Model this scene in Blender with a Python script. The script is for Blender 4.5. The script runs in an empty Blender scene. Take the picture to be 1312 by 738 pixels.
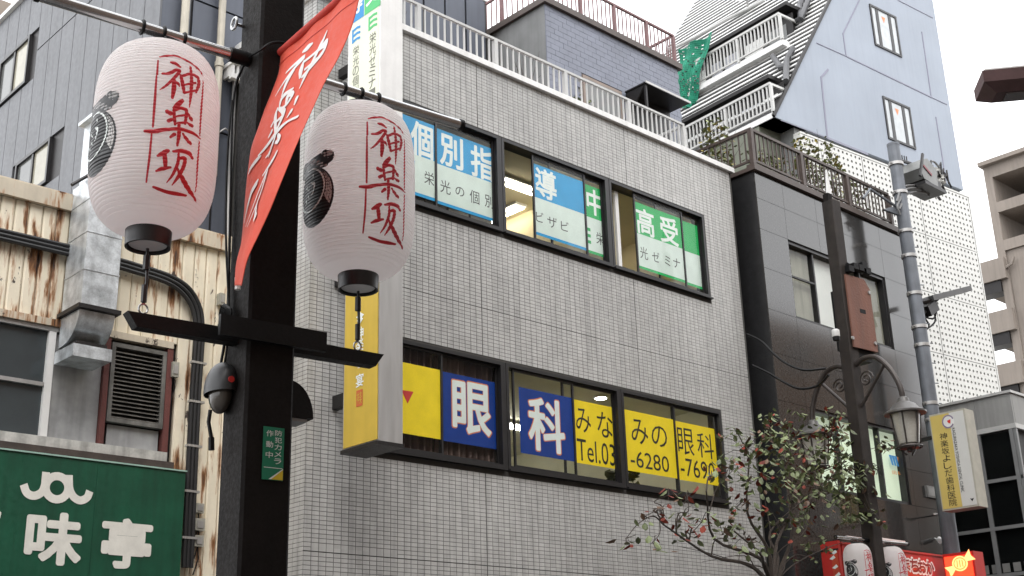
import bpy, bmesh, math, random
from mathutils import Vector, Matrix
random.seed(11)
C = bpy.context.scene.collection
sc = bpy.context.scene

# ---------------------------------------------------------------- camera
CAM = Vector((0, 0, 1.6)); FPX = 1600.0
CR = Vector((0.73036046, -0.68243165, -0.02933666))
CU = Vector((-0.20601704, -0.26102812, 0.94309135))
CF = Vector((0.65125308, 0.68275279, 0.33123717))
cd = bpy.data.cameras.new('camera'); cam = bpy.data.objects.new('camera', cd); C.objects.link(cam)
cd.sensor_width = 36; cd.lens = FPX/1312*36; cd.clip_start = .1; cd.clip_end = 2000
cam.matrix_world = Matrix(((CR.x, CU.x, -CF.x, CAM.x), (CR.y, CU.y, -CF.y, CAM.y), (CR.z, CU.z, -CF.z, CAM.z), (0, 0, 0, 1)))
sc.camera = cam
# ---------------------------------------------------------------- overcast daylight
SUN_EL, SUN_AZ = math.radians(52), math.radians(200)
w = bpy.data.worlds.new('World'); sc.world = w; w.use_nodes = True
nt = w.node_tree; nt.nodes.clear()
sky = nt.nodes.new('ShaderNodeTexSky'); sky.sky_type = 'NISHITA'; sky.sun_disc = False
sky.sun_elevation = SUN_EL; sky.sun_rotation = SUN_AZ; sky.dust_density = 4; sky.air_density = 1.2
hs = nt.nodes.new('ShaderNodeHueSaturation'); hs.inputs['Saturation'].default_value = .12
mx = nt.nodes.new('ShaderNodeMix'); mx.data_type = 'RGBA'; mx.inputs[0].default_value = .72
mx.inputs[7].default_value = (9.4, 9.5, 9.7, 1)
bg = nt.nodes.new('ShaderNodeBackground'); bg.inputs[1].default_value = .15
out = nt.nodes.new('ShaderNodeOutputWorld')
nt.links.new(sky.outputs[0], hs.inputs['Color']); nt.links.new(hs.outputs[0], mx.inputs[6])
nt.links.new(mx.outputs[2], bg.inputs[0]); nt.links.new(bg.outputs[0], out.inputs[0])
sd = bpy.data.lights.new('sun', 'SUN'); sd.energy = .5; sd.angle = math.radians(25); sd.color = (1, .97, .93)
so = bpy.data.objects.new('sun', sd); C.objects.link(so)
# light direction: sun high on the left in front of the main facade
sdir = Vector((-.35, -.62, 1)).normalized()
so.rotation_euler = sdir.to_track_quat('Z', 'Y').to_euler()
sky.sun_elevation = math.asin(sdir.z); sky.sun_rotation = math.atan2(sdir.x, sdir.y)
vs = sc.view_settings; vs.view_transform = 'Standard'; vs.look = 'None'; vs.exposure = 1.08; vs.gamma = 1
sc.render.engine = 'CYCLES'; sc.cycles.use_denoising = True; sc.cycles.max_bounces = 8
sc.cycles.caustics_reflective = False; sc.cycles.caustics_refractive = False
sc.cycles.sample_clamp_indirect = 4

# ---------------------------------------------------------------- where a pixel of the survey photograph lies on a real plane
def ray(x, y): return CF + CR*((x-656)/FPX) - CU*((y-369)/FPX)
class Plane:
    def __init__(s, P, A, N): s.P, s.A, s.N = Vector(P), Vector(A).normalized(), Vector(N).normalized()
    def at(s, x, y):
        d = ray(x, y); return CAM + d*((s.P-CAM).dot(s.N)/d.dot(s.N))
    def az(s, x, y):
        p = s.at(x, y); return (p-s.P).dot(s.A), p.z
    def pt(s, a, z, off=0):
        p = s.P + s.A*a - s.N*off; return Vector((p.x, p.y, z))
def PY(Y): return Plane((0, Y, 0), (1, 0, 0), (0, 1, 0))
def PX(X): return Plane((X, 0, 0), (0, -1, 0), (1, 0, 0))
def on_axis(x, y, ax):          # nearest point of a vertical axis
    d = ray(x, y); t = ((ax[0])*d.x + (ax[1])*d.y)/(d.x*d.x+d.y*d.y); return CAM + d*t

# ---------------------------------------------------------------- materials
MATS = {}
def mat(name, col, rough=.6, metal=0., var=.12, scale=6., bump=0., bscale=60., streak=0., spec=.5, island=0., stretch=1., fine=.35):
    if name in MATS: return MATS[name]
    m = bpy.data.materials.new(name); m.use_nodes = True; n = m.node_tree; b = n.nodes['Principled BSDF']
    b.inputs['Roughness'].default_value = rough; b.inputs['Metallic'].default_value = metal
    b.inputs['Specular IOR Level'].default_value = spec
    g = n.nodes.new('ShaderNodeNewGeometry'); mp = n.nodes.new('ShaderNodeMapping'); mp.inputs['Scale'].default_value = (1, 1, stretch)
    n.links.new(g.outputs['Position'], mp.inputs[0])
    t = n.nodes.new('ShaderNodeTexNoise'); t.inputs['Scale'].default_value = scale; t.inputs['Detail'].default_value = 6
    n.links.new(mp.outputs[0], t.inputs['Vector'])
    t2 = n.nodes.new('ShaderNodeTexNoise'); t2.inputs['Scale'].default_value = scale*9; t2.inputs['Detail'].default_value = 4
    n.links.new(mp.outputs[0], t2.inputs['Vector'])
    a = n.nodes.new('ShaderNodeMath'); a.operation = 'MULTIPLY_ADD'; a.inputs[1].default_value = fine
    n.links.new(t2.outputs[0], a.inputs[0]); n.links.new(t.outputs[0], a.inputs[2])
    mr = n.nodes.new('ShaderNodeMapRange'); mr.inputs[1].default_value = .3+fine*.35; mr.inputs[2].default_value = .7+fine*.65
    mr.inputs[3].default_value = 1-var; mr.inputs[4].default_value = 1+var
    n.links.new(a.outputs[0], mr.inputs[0])
    last = mr.outputs[0]
    if island:
        i = n.nodes.new('ShaderNodeMapRange'); i.inputs[3].default_value = 1-island; i.inputs[4].default_value = 1+island*.6
        if island > 0 and name.endswith('single'):
            oi = n.nodes.new('ShaderNodeObjectInfo'); n.links.new(oi.outputs['Random'], i.inputs[0])
        else: n.links.new(g.outputs['Random Per Island'], i.inputs[0])
        k = n.nodes.new('ShaderNodeMath'); k.operation = 'MULTIPLY'; n.links.new(last, k.inputs[0]); n.links.new(i.outputs[0], k.inputs[1]); last = k.outputs[0]
    if streak:
        m2 = n.nodes.new('ShaderNodeMapping'); m2.inputs['Scale'].default_value = (7, 7, .5); n.links.new(g.outputs['Position'], m2.inputs[0])
        s = n.nodes.new('ShaderNodeTexNoise'); s.inputs['Scale'].default_value = 1.6; s.inputs['Detail'].default_value = 5; n.links.new(m2.outputs[0], s.inputs['Vector'])
        r = n.nodes.new('ShaderNodeMapRange'); r.inputs[1].default_value = .42; r.inputs[2].default_value = .72; r.inputs[3].default_value = 1; r.inputs[4].default_value = 1-streak
        n.links.new(s.outputs[0], r.inputs[0])
        k = n.nodes.new('ShaderNodeMath'); k.operation = 'MULTIPLY'; n.links.new(last, k.inputs[0]); n.links.new(r.outputs[0], k.inputs[1]); last = k.outputs[0]
    v = n.nodes.new('ShaderNodeVectorMath'); v.operation = 'SCALE'; v.inputs[0].default_value = col; n.links.new(last, v.inputs['Scale'])
    n.links.new(v.outputs[0], b.inputs['Base Color'])
    rr = n.nodes.new('ShaderNodeMapRange'); rr.inputs[1].default_value = .3; rr.inputs[2].default_value = .7; rr.inputs[3].default_value = max(.02, rough*.85); rr.inputs[4].default_value = min(1, rough*1.15)
    n.links.new(t2.outputs[0], rr.inputs[0]); n.links.new(rr.outputs[0], b.inputs['Roughness'])
    if bump:
        bt = n.nodes.new('ShaderNodeTexNoise'); bt.inputs['Scale'].default_value = bscale; bt.inputs['Detail'].default_value = 5
        n.links.new(g.outputs['Position'], bt.inputs['Vector'])
        bp = n.nodes.new('ShaderNodeBump'); bp.inputs['Strength'].default_value = bump; bp.inputs['Distance'].default_value = .02
        n.links.new(bt.outputs[0], bp.inputs['Height']); n.links.new(bp.outputs[0], b.inputs['Normal'])
    MATS[name] = m; return m
def flat(name, col, rough=.5, metal=0., spec=.5): return mat(name, col, rough, metal, .07, 5., spec=spec)
def emis(name, col, st):
    if name in MATS: return MATS[name]
    m = bpy.data.materials.new(name); m.use_nodes = True; n = m.node_tree; b = n.nodes['Principled BSDF']
    b.inputs['Base Color'].default_value = (*col, 1); b.inputs['Emission Color'].default_value = (*col, 1); b.inputs['Emission Strength'].default_value = st
    MATS[name] = m; return m
def glass(name, tint=(1, 1, 1), ior=1.5, rough=.02, base=.0):
    m = bpy.data.materials.new(name); m.use_nodes = True; n = m.node_tree; n.nodes.clear()
    o = n.nodes.new('ShaderNodeOutputMaterial'); t = n.nodes.new('ShaderNodeBsdfTransparent'); t.inputs[0].default_value = (*tint, 1)
    gl = n.nodes.new('ShaderNodeBsdfGlossy'); gl.inputs['Roughness'].default_value = rough
    f = n.nodes.new('ShaderNodeFresnel'); f.inputs[0].default_value = ior; mi = n.nodes.new('ShaderNodeMixShader')
    ge = n.nodes.new('ShaderNodeNewGeometry'); sb = n.nodes.new('ShaderNodeMath'); sb.operation = 'SUBTRACT'; sb.inputs[0].default_value = 1; n.links.new(ge.outputs['Backfacing'], sb.inputs[1])
    fm = n.nodes.new('ShaderNodeMath'); fm.operation = 'MULTIPLY'; n.links.new(f.outputs[0], fm.inputs[0]); n.links.new(sb.outputs[0], fm.inputs[1])
    n.links.new(fm.outputs[0], mi.inputs[0]); n.links.new(t.outputs[0], mi.inputs[1]); n.links.new(gl.outputs[0], mi.inputs[2]); n.links.new(mi.outputs[0], o.inputs[0])
    MATS[name] = m; return m
def rusty(name, col, amount=.5):
    m = mat(name, col, .6, 0, .08, 3, streak=.12); n = m.node_tree; b = n.nodes['Principled BSDF']
    src = b.inputs['Base Color'].links[0].from_socket
    g = n.nodes.new('ShaderNodeNewGeometry'); mp = n.nodes.new('ShaderNodeMapping'); mp.inputs['Scale'].default_value = (9, 9, 1.15); n.links.new(g.outputs['Position'], mp.inputs[0])
    t = n.nodes.new('ShaderNodeTexNoise'); t.inputs['Scale'].default_value = 1.25; t.inputs['Detail'].default_value = 8; t.inputs['Roughness'].default_value = .62; n.links.new(mp.outputs[0], t.inputs['Vector'])
    t2 = n.nodes.new('ShaderNodeTexNoise'); t2.inputs['Scale'].default_value = 1.3; t2.inputs['Detail'].default_value = 3; n.links.new(g.outputs['Position'], t2.inputs['Vector'])
    ad = n.nodes.new('ShaderNodeMath'); ad.operation = 'MULTIPLY_ADD'; ad.inputs[1].default_value = .55; n.links.new(t2.outputs[0], ad.inputs[0]); n.links.new(t.outputs[0], ad.inputs[2])
    r = n.nodes.new('ShaderNodeValToRGB'); e = r.color_ramp.elements; k = .86-.1*amount
    e[0].position = k; e[0].color = (0, 0, 0, 1); e[1].position = k+.1; e[1].color = (1, 1, 1, 1)
    n.links.new(ad.outputs[0], r.inputs[0])
    rc = n.nodes.new('ShaderNodeValToRGB'); e = rc.color_ramp.elements; e[0].position = k; e[0].color = (.50, .20, .05, 1); e[1].position = k+.17; e[1].color = (.045, .022, .014, 1)
    n.links.new(ad.outputs[0], rc.inputs[0])
    mi = n.nodes.new('ShaderNodeMix'); mi.data_type = 'RGBA'; n.links.new(r.outputs[0], mi.inputs[0]); n.links.new(src, mi.inputs[6]); n.links.new(rc.outputs[0], mi.inputs[7])
    # small dark peeled chips
    t3 = n.nodes.new('ShaderNodeTexNoise'); t3.inputs['Scale'].default_value = 5.5; t3.inputs['Detail'].default_value = 7; t3.inputs['Roughness'].default_value = .7; m3 = n.nodes.new('ShaderNodeMapping'); m3.inputs['Scale'].default_value = (1, 1, .6); n.links.new(g.outputs['Position'], m3.inputs[0]); n.links.new(m3.outputs[0], t3.inputs['Vector'])
    r3 = n.nodes.new('ShaderNodeValToRGB'); r3.color_ramp.elements[0].position = .625; r3.color_ramp.elements[1].position = .66; n.links.new(t3.outputs[0], r3.inputs[0])
    mi2 = n.nodes.new('ShaderNodeMix'); mi2.data_type = 'RGBA'; n.links.new(r3.outputs[0], mi2.inputs[0]); n.links.new(mi.outputs[2], mi2.inputs[6]); mi2.inputs[7].default_value = (.05, .032, .025, 1)
    n.links.new(mi2.outputs[2], b.inputs['Base Color']); return m

# ---------------------------------------------------------------- mesh helpers
class MB:
    def __init__(s): s.v = []; s.f = []; s.m = []
    def add(s, vs, fs, m=0):
        o = len(s.v); s.v += [Vector(p) for p in vs]; s.f += [[o+i for i in f] for f in fs]; s.m += [m]*len(fs); return s
    def hexa(s, p, m=0): return s.add(p, [(0, 3, 2, 1), (4, 5, 6, 7), (0, 1, 5, 4), (1, 2, 6, 5), (2, 3, 7, 6), (3, 0, 4, 7)], m)
    def box(s, x0, y0, z0, x1, y1, z1, m=0):
        return s.hexa([(x0, y0, z0), (x1, y0, z0), (x1, y1, z0), (x0, y1, z0), (x0, y0, z1), (x1, y0, z1), (x1, y1, z1), (x0, y1, z1)], m)
    def obox(s, c, a, b, d, m=0):      # centre and three half vectors
        c, a, b, d = map(Vector, (c, a, b, d))
        return s.hexa([c-a-b-d, c+a-b-d, c+a+b-d, c-a+b-d, c-a-b+d, c+a-b+d, c+a+b+d, c-a+b+d], m)
    def bar(s, p, q, w, h=None, up=(0, 0, 1), m=0):
        p, q = Vector(p), Vector(q); d = (q-p); u = Vector(up); a = d.cross(u)
        if a.length < 1e-6: a = d.cross(Vector((1, 0, 0)))
        a.normalize(); b = a.cross(d).normalized(); h = w if h is None else h
        return s.obox((p+q)/2, d/2, a*w/2, b*h/2, m)
    def tube(s, pts, r, n=8, m=0, cap=True):
        P = [Vector(p) for p in pts]; R = r if isinstance(r, (list, tuple)) else [r]*len(P); o = len(s.v); a = None
        for i, p in enumerate(P):
            d = (P[min(i+1, len(P)-1)]-P[max(i-1, 0)]).normalized()
            if a is None: a = d.orthogonal().normalized()
            else:
                a = a-d*a.dot(d); a = a.normalized() if a.length > 1e-6 else d.orthogonal().normalized()
            b = d.cross(a)
            for k in range(n):
                t = 2*math.pi*k/n; s.v.append(p+(a*math.cos(t)+b*math.sin(t))*R[i])
        for i in range(len(P)-1):
            for k in range(n):
                k2 = (k+1) % n; s.f.append([o+i*n+k, o+i*n+k2, o+(i+1)*n+k2, o+(i+1)*n+k]); s.m.append(m)
        if cap:
            s.f.append([o+k for k in range(n)][::-1]); s.f.append([o+(len(P)-1)*n+k for k in range(n)]); s.m += [m, m]
        return s
    def lathe(s, prof, c=(0, 0, 0), n=24, m=0):
        c = Vector(c); o = len(s.v)
        for r, z in prof:
            for k in range(n):
                t = 2*math.pi*k/n; s.v.append(c+Vector((r*math.cos(t), r*math.sin(t), z)))
        for i in range(len(prof)-1):
            for k in range(n):
                k2 = (k+1) % n; s.f.append([o+i*n+k, o+i*n+k2, o+(i+1)*n+k2, o+(i+1)*n+k]); s.m.append(m)
        s.f.append([o+k for k in range(n)][::-1]); s.f.append([o+(len(prof)-1)*n+k for k in range(n)]); s.m += [m, m]
        return s
    def prism(s, poly, d, m=0):        # 3-D polygon pushed along d
        P = [Vector(p) for p in poly]; d = Vector(d); n = len(P)
        return s.add(P+[p+d for p in P], [list(range(n))[::-1], list(range(n, 2*n))]+[(i, (i+1) % n, n+(i+1) % n, n+i) for i in range(n)], m)
    def mesh(s, name, mats, org=(0, 0, 0), smooth=False):
        me = bpy.data.meshes.new(name); org = Vector(org)
        me.from_pydata([tuple(p-org) for p in s.v], [], s.f)
        for mm in (mats if isinstance(mats, (list, tuple)) else [mats]): me.materials.append(mm)
        me.polygons.foreach_set('material_index', s.m)
        if smooth:
            me.polygons.foreach_set('use_smooth', [True]*len(me.polygons)); me.set_sharp_from_angle(angle=math.radians(35))
        me.update(); return me
    def build(s, name, mats, parent=None, smooth=False, org=None, kind=None):
        if org is None: org = WL[parent] if parent is not None else Vector((0, 0, 0))
        o = bpy.data.objects.new(name, s.mesh(name, mats, org, smooth)); C.objects.link(o)
        if parent is not None: o.parent = parent; o.location = org-WL[parent]
        else: o.location = org
        WL[o] = Vector(org)
        if kind: o['kind'] = kind
        return o
WL = {}
def thing(name, label, cat, loc=(0, 0, 0), group=None):
    o = bpy.data.objects.new(name, None); C.objects.link(o); o.location = loc; o.empty_display_size = .2
    o['label'] = label; o['category'] = cat
    if group: o['group'] = group
    WL[o] = Vector(loc); return o
def tag(o, label, cat, group=None):
    o['label'] = label; o['category'] = cat
    if group: o['group'] = group
    return o
def place(name, mesh, parent, pos, rot=None):
    o = bpy.data.objects.new(name, mesh); C.objects.link(o); pos = Vector(pos); o.parent = parent; o.location = pos-WL[parent]; WL[o] = pos
    if rot: o.rotation_euler = rot
    return o
def kids(o): return [c for c in C.objects if c.parent == o]
def dup(root, loc, label=None):
    r = root.copy(); C.objects.link(r); r.location = loc
    if label: r['label'] = label
    ch = {}
    for c in list(C.objects):
        if c.parent is not None: ch.setdefault(c.parent, []).append(c)
    for c in ch.get(root, []):
        k = c.copy(); C.objects.link(k); k.parent = r
        for g in ch.get(c, []):
            j = g.copy(); C.objects.link(j); j.parent = k
    return r
def structure(name, mb, mats):
    return mb.build(name, mats, None, kind='structure')

# glyphs of Blender's own built-in font, flattened to unit boxes
GL = {}
def glyph(ch, bold=0.):
    k = (ch, bold)
    if k not in GL:
        cu = bpy.data.curves.new('g', 'FONT'); cu.body = ch; cu.offset = bold; cu.resolution_u = 3; cu.fill_mode = 'FRONT'
        ob = bpy.data.objects.new('g', cu); C.objects.link(ob); bpy.context.view_layer.update()
        ev = ob.evaluated_get(bpy.context.evaluated_depsgraph_get()); me = ev.to_mesh()
        vs = [v.co.copy() for v in me.vertices]; fs = [list(p.vertices) for p in me.polygons]; ev.to_mesh_clear()
        bpy.data.objects.remove(ob); bpy.data.curves.remove(cu)
        x0 = min(v.x for v in vs); x1 = max(v.x for v in vs); y0 = min(v.y for v in vs); y1 = max(v.y for v in vs)
        GL[k] = ([((v.x-x0)/max(x1-x0, 1e-6), (v.y-y0)/max(y1-y0, 1e-6)) for v in vs], fs)
    return GL[k]
def thick(mb, pl, vs, fs, a0, a1, z0, z1, off, bold, m):      # heavier weight: shifted copies, each a hair behind the last
    sh = [(0, 0)]
    if bold > .05: sh += [(bold*.5*math.cos(i*math.pi/4), bold*.5*math.sin(i*math.pi/4)) for i in range(8)]
    if bold > .001: sh += [(bold*math.cos(i*math.pi/6), bold*math.sin(i*math.pi/6)) for i in range(12)]
    H = abs(z1-z0); b = max(bold, 0)*H; a0 += b; a1 -= b; z0 += b; z1 -= b
    for i, (dx, dz) in enumerate(sh): mb.add([pl.pt(a0+(a1-a0)*u+dx*H, z0+(z1-z0)*v+dz*H, off-i*.00005) for u, v in vs], fs, m)
def write(mb, pl, ch, cx, cy, w, h, off, bold=0., m=0, grow=0.):   # a glyph filling the box that spans these points of the plane
    bw, vs, fs = bold, *glyph(ch)
    a0 = pl.az(cx-w/2, cy)[0]-grow; a1 = pl.az(cx+w/2, cy)[0]+grow; z1 = pl.az(cx, cy-h/2)[1]+grow; z0 = pl.az(cx, cy+h/2)[1]-grow
    thick(mb, pl, vs, fs, a0, a1, z0, z1, off, bw, m)
def write_az(mb, pl, ch, a0, a1, z0, z1, off, bold=0., m=0, turn=False):
    vs, fs = glyph(ch)
    if turn: mb.add([pl.pt(a0+(a1-a0)*v, z0+(z1-z0)*(1-u), off) for u, v in vs], fs, m)
    else: thick(mb, pl, vs, fs, a0, a1, z0, z1, off, bold, m)
def rect(mb, pl, a0, a1, z0, z1, off, m=0, t=None):
    if t: mb.hexa([pl.pt(a, z, off+k) for k in (-t, 0) for a, z in ((a0, z0), (a1, z0), (a1, z1), (a0, z1))], m)
    else: mb.add([pl.pt(a0, z0, off), pl.pt(a1, z0, off), pl.pt(a1, z1, off), pl.pt(a0, z1, off)], [(0, 1, 2, 3)], m)
def poly(mb, pl, pts, off, m=0): mb.add([pl.pt(a, z, off) for a, z in pts], [list(range(len(pts)))], m)
def spline(P, n=7):
    if len(P) < 3:
        return [tuple(P[0][k]+(P[1][k]-P[0][k])*i/n for k in range(len(P[0]))) for i in range(n+1)]
    Q = [tuple(2*P[0][k]-P[1][k] for k in range(len(P[0])))]+list(P)+[tuple(2*P[-1][k]-P[-2][k] for k in range(len(P[0])))]; o = []
    for i in range(1, len(Q)-2):
        for j in range(n):
            t = j/n
            o.append(tuple(.5*(2*Q[i][k]+(Q[i+1][k]-Q[i-1][k])*t+(2*Q[i-1][k]-5*Q[i][k]+4*Q[i+1][k]-Q[i+2][k])*t*t+(3*Q[i][k]-Q[i-1][k]-3*Q[i+1][k]+Q[i+2][k])*t**3) for k in range(len(P[0]))))
    o.append(tuple(P[-1])); return o
def stroke(mb, P, fn, m=0, n=7, k=2, cap=True):    # a brush stroke (x, y, half width) laid on the surface fn(x, y)
    S = spline(P, n); S = [(x, y, max(h, 1e-4)) for x, y, h in S]
    T = []
    for i in range(len(S)):
        a, b = S[max(i-1, 0)], S[min(i+1, len(S)-1)]; dx, dy = b[0]-a[0], b[1]-a[1]; l = math.hypot(dx, dy) or 1; T.append((dx/l, dy/l))
    rows = []
    if cap:
        for q in (.95, .6): rows.append((S[0][0]-T[0][0]*S[0][2]*q, S[0][1]-T[0][1]*S[0][2]*q, S[0][2]*math.sqrt(1-q*q), T[0]))
    rows += [(x, y, h, t) for (x, y, h), t in zip(S, T)]
    if cap:
        for q in (.6, .95): rows.append((S[-1][0]+T[-1][0]*S[-1][2]*q, S[-1][1]+T[-1][1]*S[-1][2]*q, S[-1][2]*math.sqrt(1-q*q), T[-1]))
    vs = []; fs = []; W = 2*k+1
    for x, y, h, (tx, ty) in rows:
        for j in range(-k, k+1): vs.append(fn(x-ty*h*j/k, y+tx*h*j/k))
    for i in range(len(rows)-1):
        for j in range(W-1): fs.append((i*W+j, i*W+j+1, (i+1)*W+j+1, (i+1)*W+j))
    mb.add(vs, fs, m)
# ---------------------------------------------------------------- named materials
M_TILE = mat('tile_glaze', (.475, .468, .452), .36, 0, .13, .45, island=.08, streak=.24)
M_TILE1 = mat('tile_glaze_single', (.475, .468, .452), .36, 0, .13, .45, island=.08, streak=.24)
M_GROUT = mat('grout', (.06, .057, .052), .9, 0, .2, 3)
M_WHITE = mat('white_paint', (.78, .775, .76), .5, 0, .06, 4, streak=.12)
M_CONC = mat('concrete', (.34, .335, .32), .85, 0, .15, 2, .25, 40, streak=.2)
M_ALU = mat('dark_aluminium', (.022, .021, .022), .35, .2, .15, 6)
M_BROWNRAIL = mat('brown_rail', (.07, .05, .042), .5, 0, .2, 8)
M_MAROON = mat('maroon_rail', (.16, .075, .075), .5, 0, .2, 8)
M_GLASS = glass('window_glass', (.97, .98, .97), 1.33)
M_DGLASS = glass('smoked_glass', (.55, .57, .57), 1.55)
M_ROOM = mat('cream_room', (.74, .66, .46), .8, 0, .05, 2)
M_CEIL = mat('cream_ceiling', (.8, .73, .54), .8, 0, .05, 2)
M_ROOM2 = mat('clinic_room', (.68, .66, .52), .8, 0, .1, 1)
M_TUBE = emis('lit_tube', (1, .92, .74), 8)
M_TUBE2 = emis('lit_panel', (1, .96, .86), 34)
M_BLUE = flat('film_blue', (.03, .33, .66), .5, spec=.2)
M_GREEN = flat('film_green', (.02, .42, .11), .5, spec=.2)
M_FWHITE = flat('film_white', (.66, .75, .70), .35)
M_LWHITE = flat('letter_white', (.80, .84, .82), .4)
M_LBLACK = flat('letter_black', (.02, .018, .017), .4)
M_YELLOW = flat('film_yellow', (.95, .70, .025), .5, spec=.2)
M_NAVY = flat('film_navy', (.006, .04, .25), .5, spec=.2)
M_RED = flat('print_red', (.62, .035, .03), .45)
M_ORANGE = flat('print_orange', (.70, .22, .08), .45)
M_CURT = mat('curtain_cloth', (.13, .085, .075), .9, 0, .25, 6, streak=.3)
M_STEEL = mat('brushed_steel', (.46, .45, .44), .42, .55, .1, 3, streak=.15, stretch=.15)
M_GOLD = mat('sign_gold', (.58, .40, .055), .45, 0, .08, 3, streak=.08)
M_CREAM = mat('sign_cream', (.76, .78, .62), .4, 0, .04, 3)
M_SBLUE = flat('sign_blue', (.03, .27, .60)); M_SGREEN = flat('sign_green', (.08, .50, .17))
M_DARK = mat('dark_steel', (.018, .016, .016), .42, .3, .25, 9, .1, 90)
M_BLUETILE = mat('blue_tile', (.185, .20, .25), .5, 0, .12, 2.5, island=.05)
M_STUCCO = mat('grey_stucco', (.23, .235, .235), .9, 0, .12, 3, .3, 80, streak=.15)
M_ASPH = mat('asphalt', (.035, .035, .037), .5, 0, .25, 2, .3, 120)
M_PAVE = mat('paving', (.13, .125, .12), .7, 0, .2, 2, .3, 60)
M_WOODRED = mat('stained_wood', (.17, .075, .052), .65, 0, .3, 3, .35, 30, stretch=.12)
M_LEAFG = mat('leaf_green', (.155, .185, .085), .5, 0, .3, 9, island=.5, spec=.35)
M_LEAFR = mat('leaf_red', (.20, .04, .026), .7, 0, .3, 9, island=.5, spec=.2)
M_BARK = mat('bark', (.055, .042, .034), .9, 0, .3, 12, .4, 60)
M_ROOFG = mat('roof_grey', (.20, .20, .20), .85, 0, .15, 2)

# ---------------------------------------------------------------- ground, road, pavements
g = MB(); g.add([(-600, -600, -.135), (700, -600, -.135), (700, 700, -.135), (-600, 700, -.135)], [(0, 1, 2, 3)]); structure('ground', g, M_CONC)
g = MB(); g.add([(-200, 4.75, -.125), (300, 4.75, -.125), (300, 9.55, -.125), (-200, 9.55, -.125)], [(0, 1, 2, 3)]); structure('road', g, M_ASPH)
for (y0, y1, k0, k1) in ((-2.2, 4.6, 4.6, 4.75), (9.7, 13.2, 9.55, 9.7)):
    g = MB(); g.box(-60, y0, -.13, 90, y1, 0); structure('pavement', g, M_PAVE)
    g = MB(); g.box(-60, k0, -.13, 90, k1, .012); structure('kerb', g, M_CONC)

# unseen blocks added behind the viewer, shading lower storeys, mirrored in stone and glass
oc = [(-32, -16, 17, (.30, .24, .19), 'tan rendered block facing the lantern poles at the street\'s near end'), (-15.7, -3, 14.5, (.36, .33, .29), 'unseen low pale shop block with wide windows behind the viewer'),
      (-2.7, 12, 17, (.24, .17, .13), 'unseen dark brown brick block straight behind the viewer'), (12.3, 27, 16.5, (.30, .25, .2), 'unseen beige block across from the grey tiled building'),
      (27.3, 46, 15.5, (.26, .15, .09), 'tall red brown block mirrored in the polished stone'), (46.3, 70, 13.0, (.28, .26, .24), 'unseen grey block at the far end of the near side')]
for i, (x0, x1, h, col, lab) in enumerate(oc):
    t = thing('opposite_building', lab, 'building', ((x0+x1)/2, -8, 0), 'buildings on the near side of the street')
    m = mat('opposite_wall_%s' % 'abcdef'[i], col, .8, 0, .15, 1, streak=.2)
    b = MB(); b.box(x0, -14, -.13, x1, -2.4, h); b.build('wall', m, t)
    wm = MB(); wm.box(-.8, -.05, -.6, .8, .03, .6); wm = wm.mesh('window', MATS['smoked_glass'] if False else flat('dark_pane', (.05, .06, .065), .1))
    z = 2.2
    while z < h-1.2:
        x = x0+1.8
        while x < x1-1.2:
            place('window', wm, t, (x, -2.4, z)); x += 3.1
        z += 3.0

# ---------------------------------------------------------------- the grey tiled building
BX0, BX1, BY, ROOF = 7.79, 16.345, 11.6, 10.475
main = thing('tiled_office_building', 'grey mosaic tiled three storey building with two ribbon windows full of signs', 'building', (BX0, BY, 0))
UW = (8.63, 15.45, 7.985, 9.447); LW = (8.63, 15.45, 4.69, 6.136)
b = MB()      # wall substrate with the two openings
for z0, z1 in ((-.12, LW[2]), (LW[3], UW[2]), (UW[3], ROOF)): b.box(BX0+.004, BY+.006, z0, BX1, BY+.24, z1)
for z0, z1 in (LW[2:], UW[2:]):
    b.box(BX0+.004, BY+.006, z0, LW[0], BY+.24, z1); b.box(LW[1], BY+.006, z0, BX1, BY+.24, z1)
b.build('wall', M_GROUT, main)
b = MB(); b.box(BX0+.004, BY+.243, -.12, BX0+.25, 19.5, ROOF); b.build('side_wall', M_GROUT, main)
b = MB(); b.box(BX1-.2, BY+.243, -.12, BX1, 19.5, ROOF); b.build('side_wall', M_CONC, main)
b = MB(); b.box(BX0+.25, 19.2, -.12, BX1-.2, 19.5, ROOF); b.build('rear_wall', M_CONC, main)
b = MB(); b.box(BX0+.25, BY+.243, ROOF-.3, BX1-.2, 19.2, ROOF-.02); b.build('roof_slab', M_ROOFG, main)
# tiles: 95 x 45 mm faces on a 100 x 50 mm grid, three rows left plain at the expansion joints
TW, TH, TT = .0912, .0436, .008
tm = MB(); tm.add([(0, 0, 0), (TW, 0, 0), (TW, 0, TH), (0, 0, TH), (-.001, TT, -.001), (TW+.001, TT, -.001), (TW+.001, TT, TH+.001), (-.001, TT, TH+.001)], [(0, 1, 2, 3), (0, 4, 5, 1), (1, 5, 6, 2), (2, 6, 7, 3), (3, 7, 4, 0)])
tile_me = tm.mesh('tile', M_TILE1)
def joint_x(x): return any(abs(x-(10.527+3.066*k)) < .055 for k in (0, 1)) or abs(x-16.16) < .02
tiles = []
nx = int((BX1-BX0)/.1)
for r in range(int(ROOF/.05)):
    z = ROOF-.05*(r+1)+.003
    for c in range(nx+1):
        x = BX0+.012+.1*c
        if x+TW > BX1: continue
        for o in (LW, UW):
            if x+TW > o[0]-.02 and x < o[1]+.02 and z+TH > o[2]-.03 and z < o[3]+.02: break
        else: tiles.append((x, z, r, c))
def jog(x, z):      # expansion joints are 10 mm wider than the rest
    dx = 0
    for k in (0, 1):
        if 0 < x-(10.47+3.066*k) < .1: dx = .008
    return dx
def screen(p):
    d = Vector(p)-CAM; z = d.dot(CF); return 656+FPX*d.dot(CR)/z, 369-FPX*d.dot(CU)/z
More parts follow.
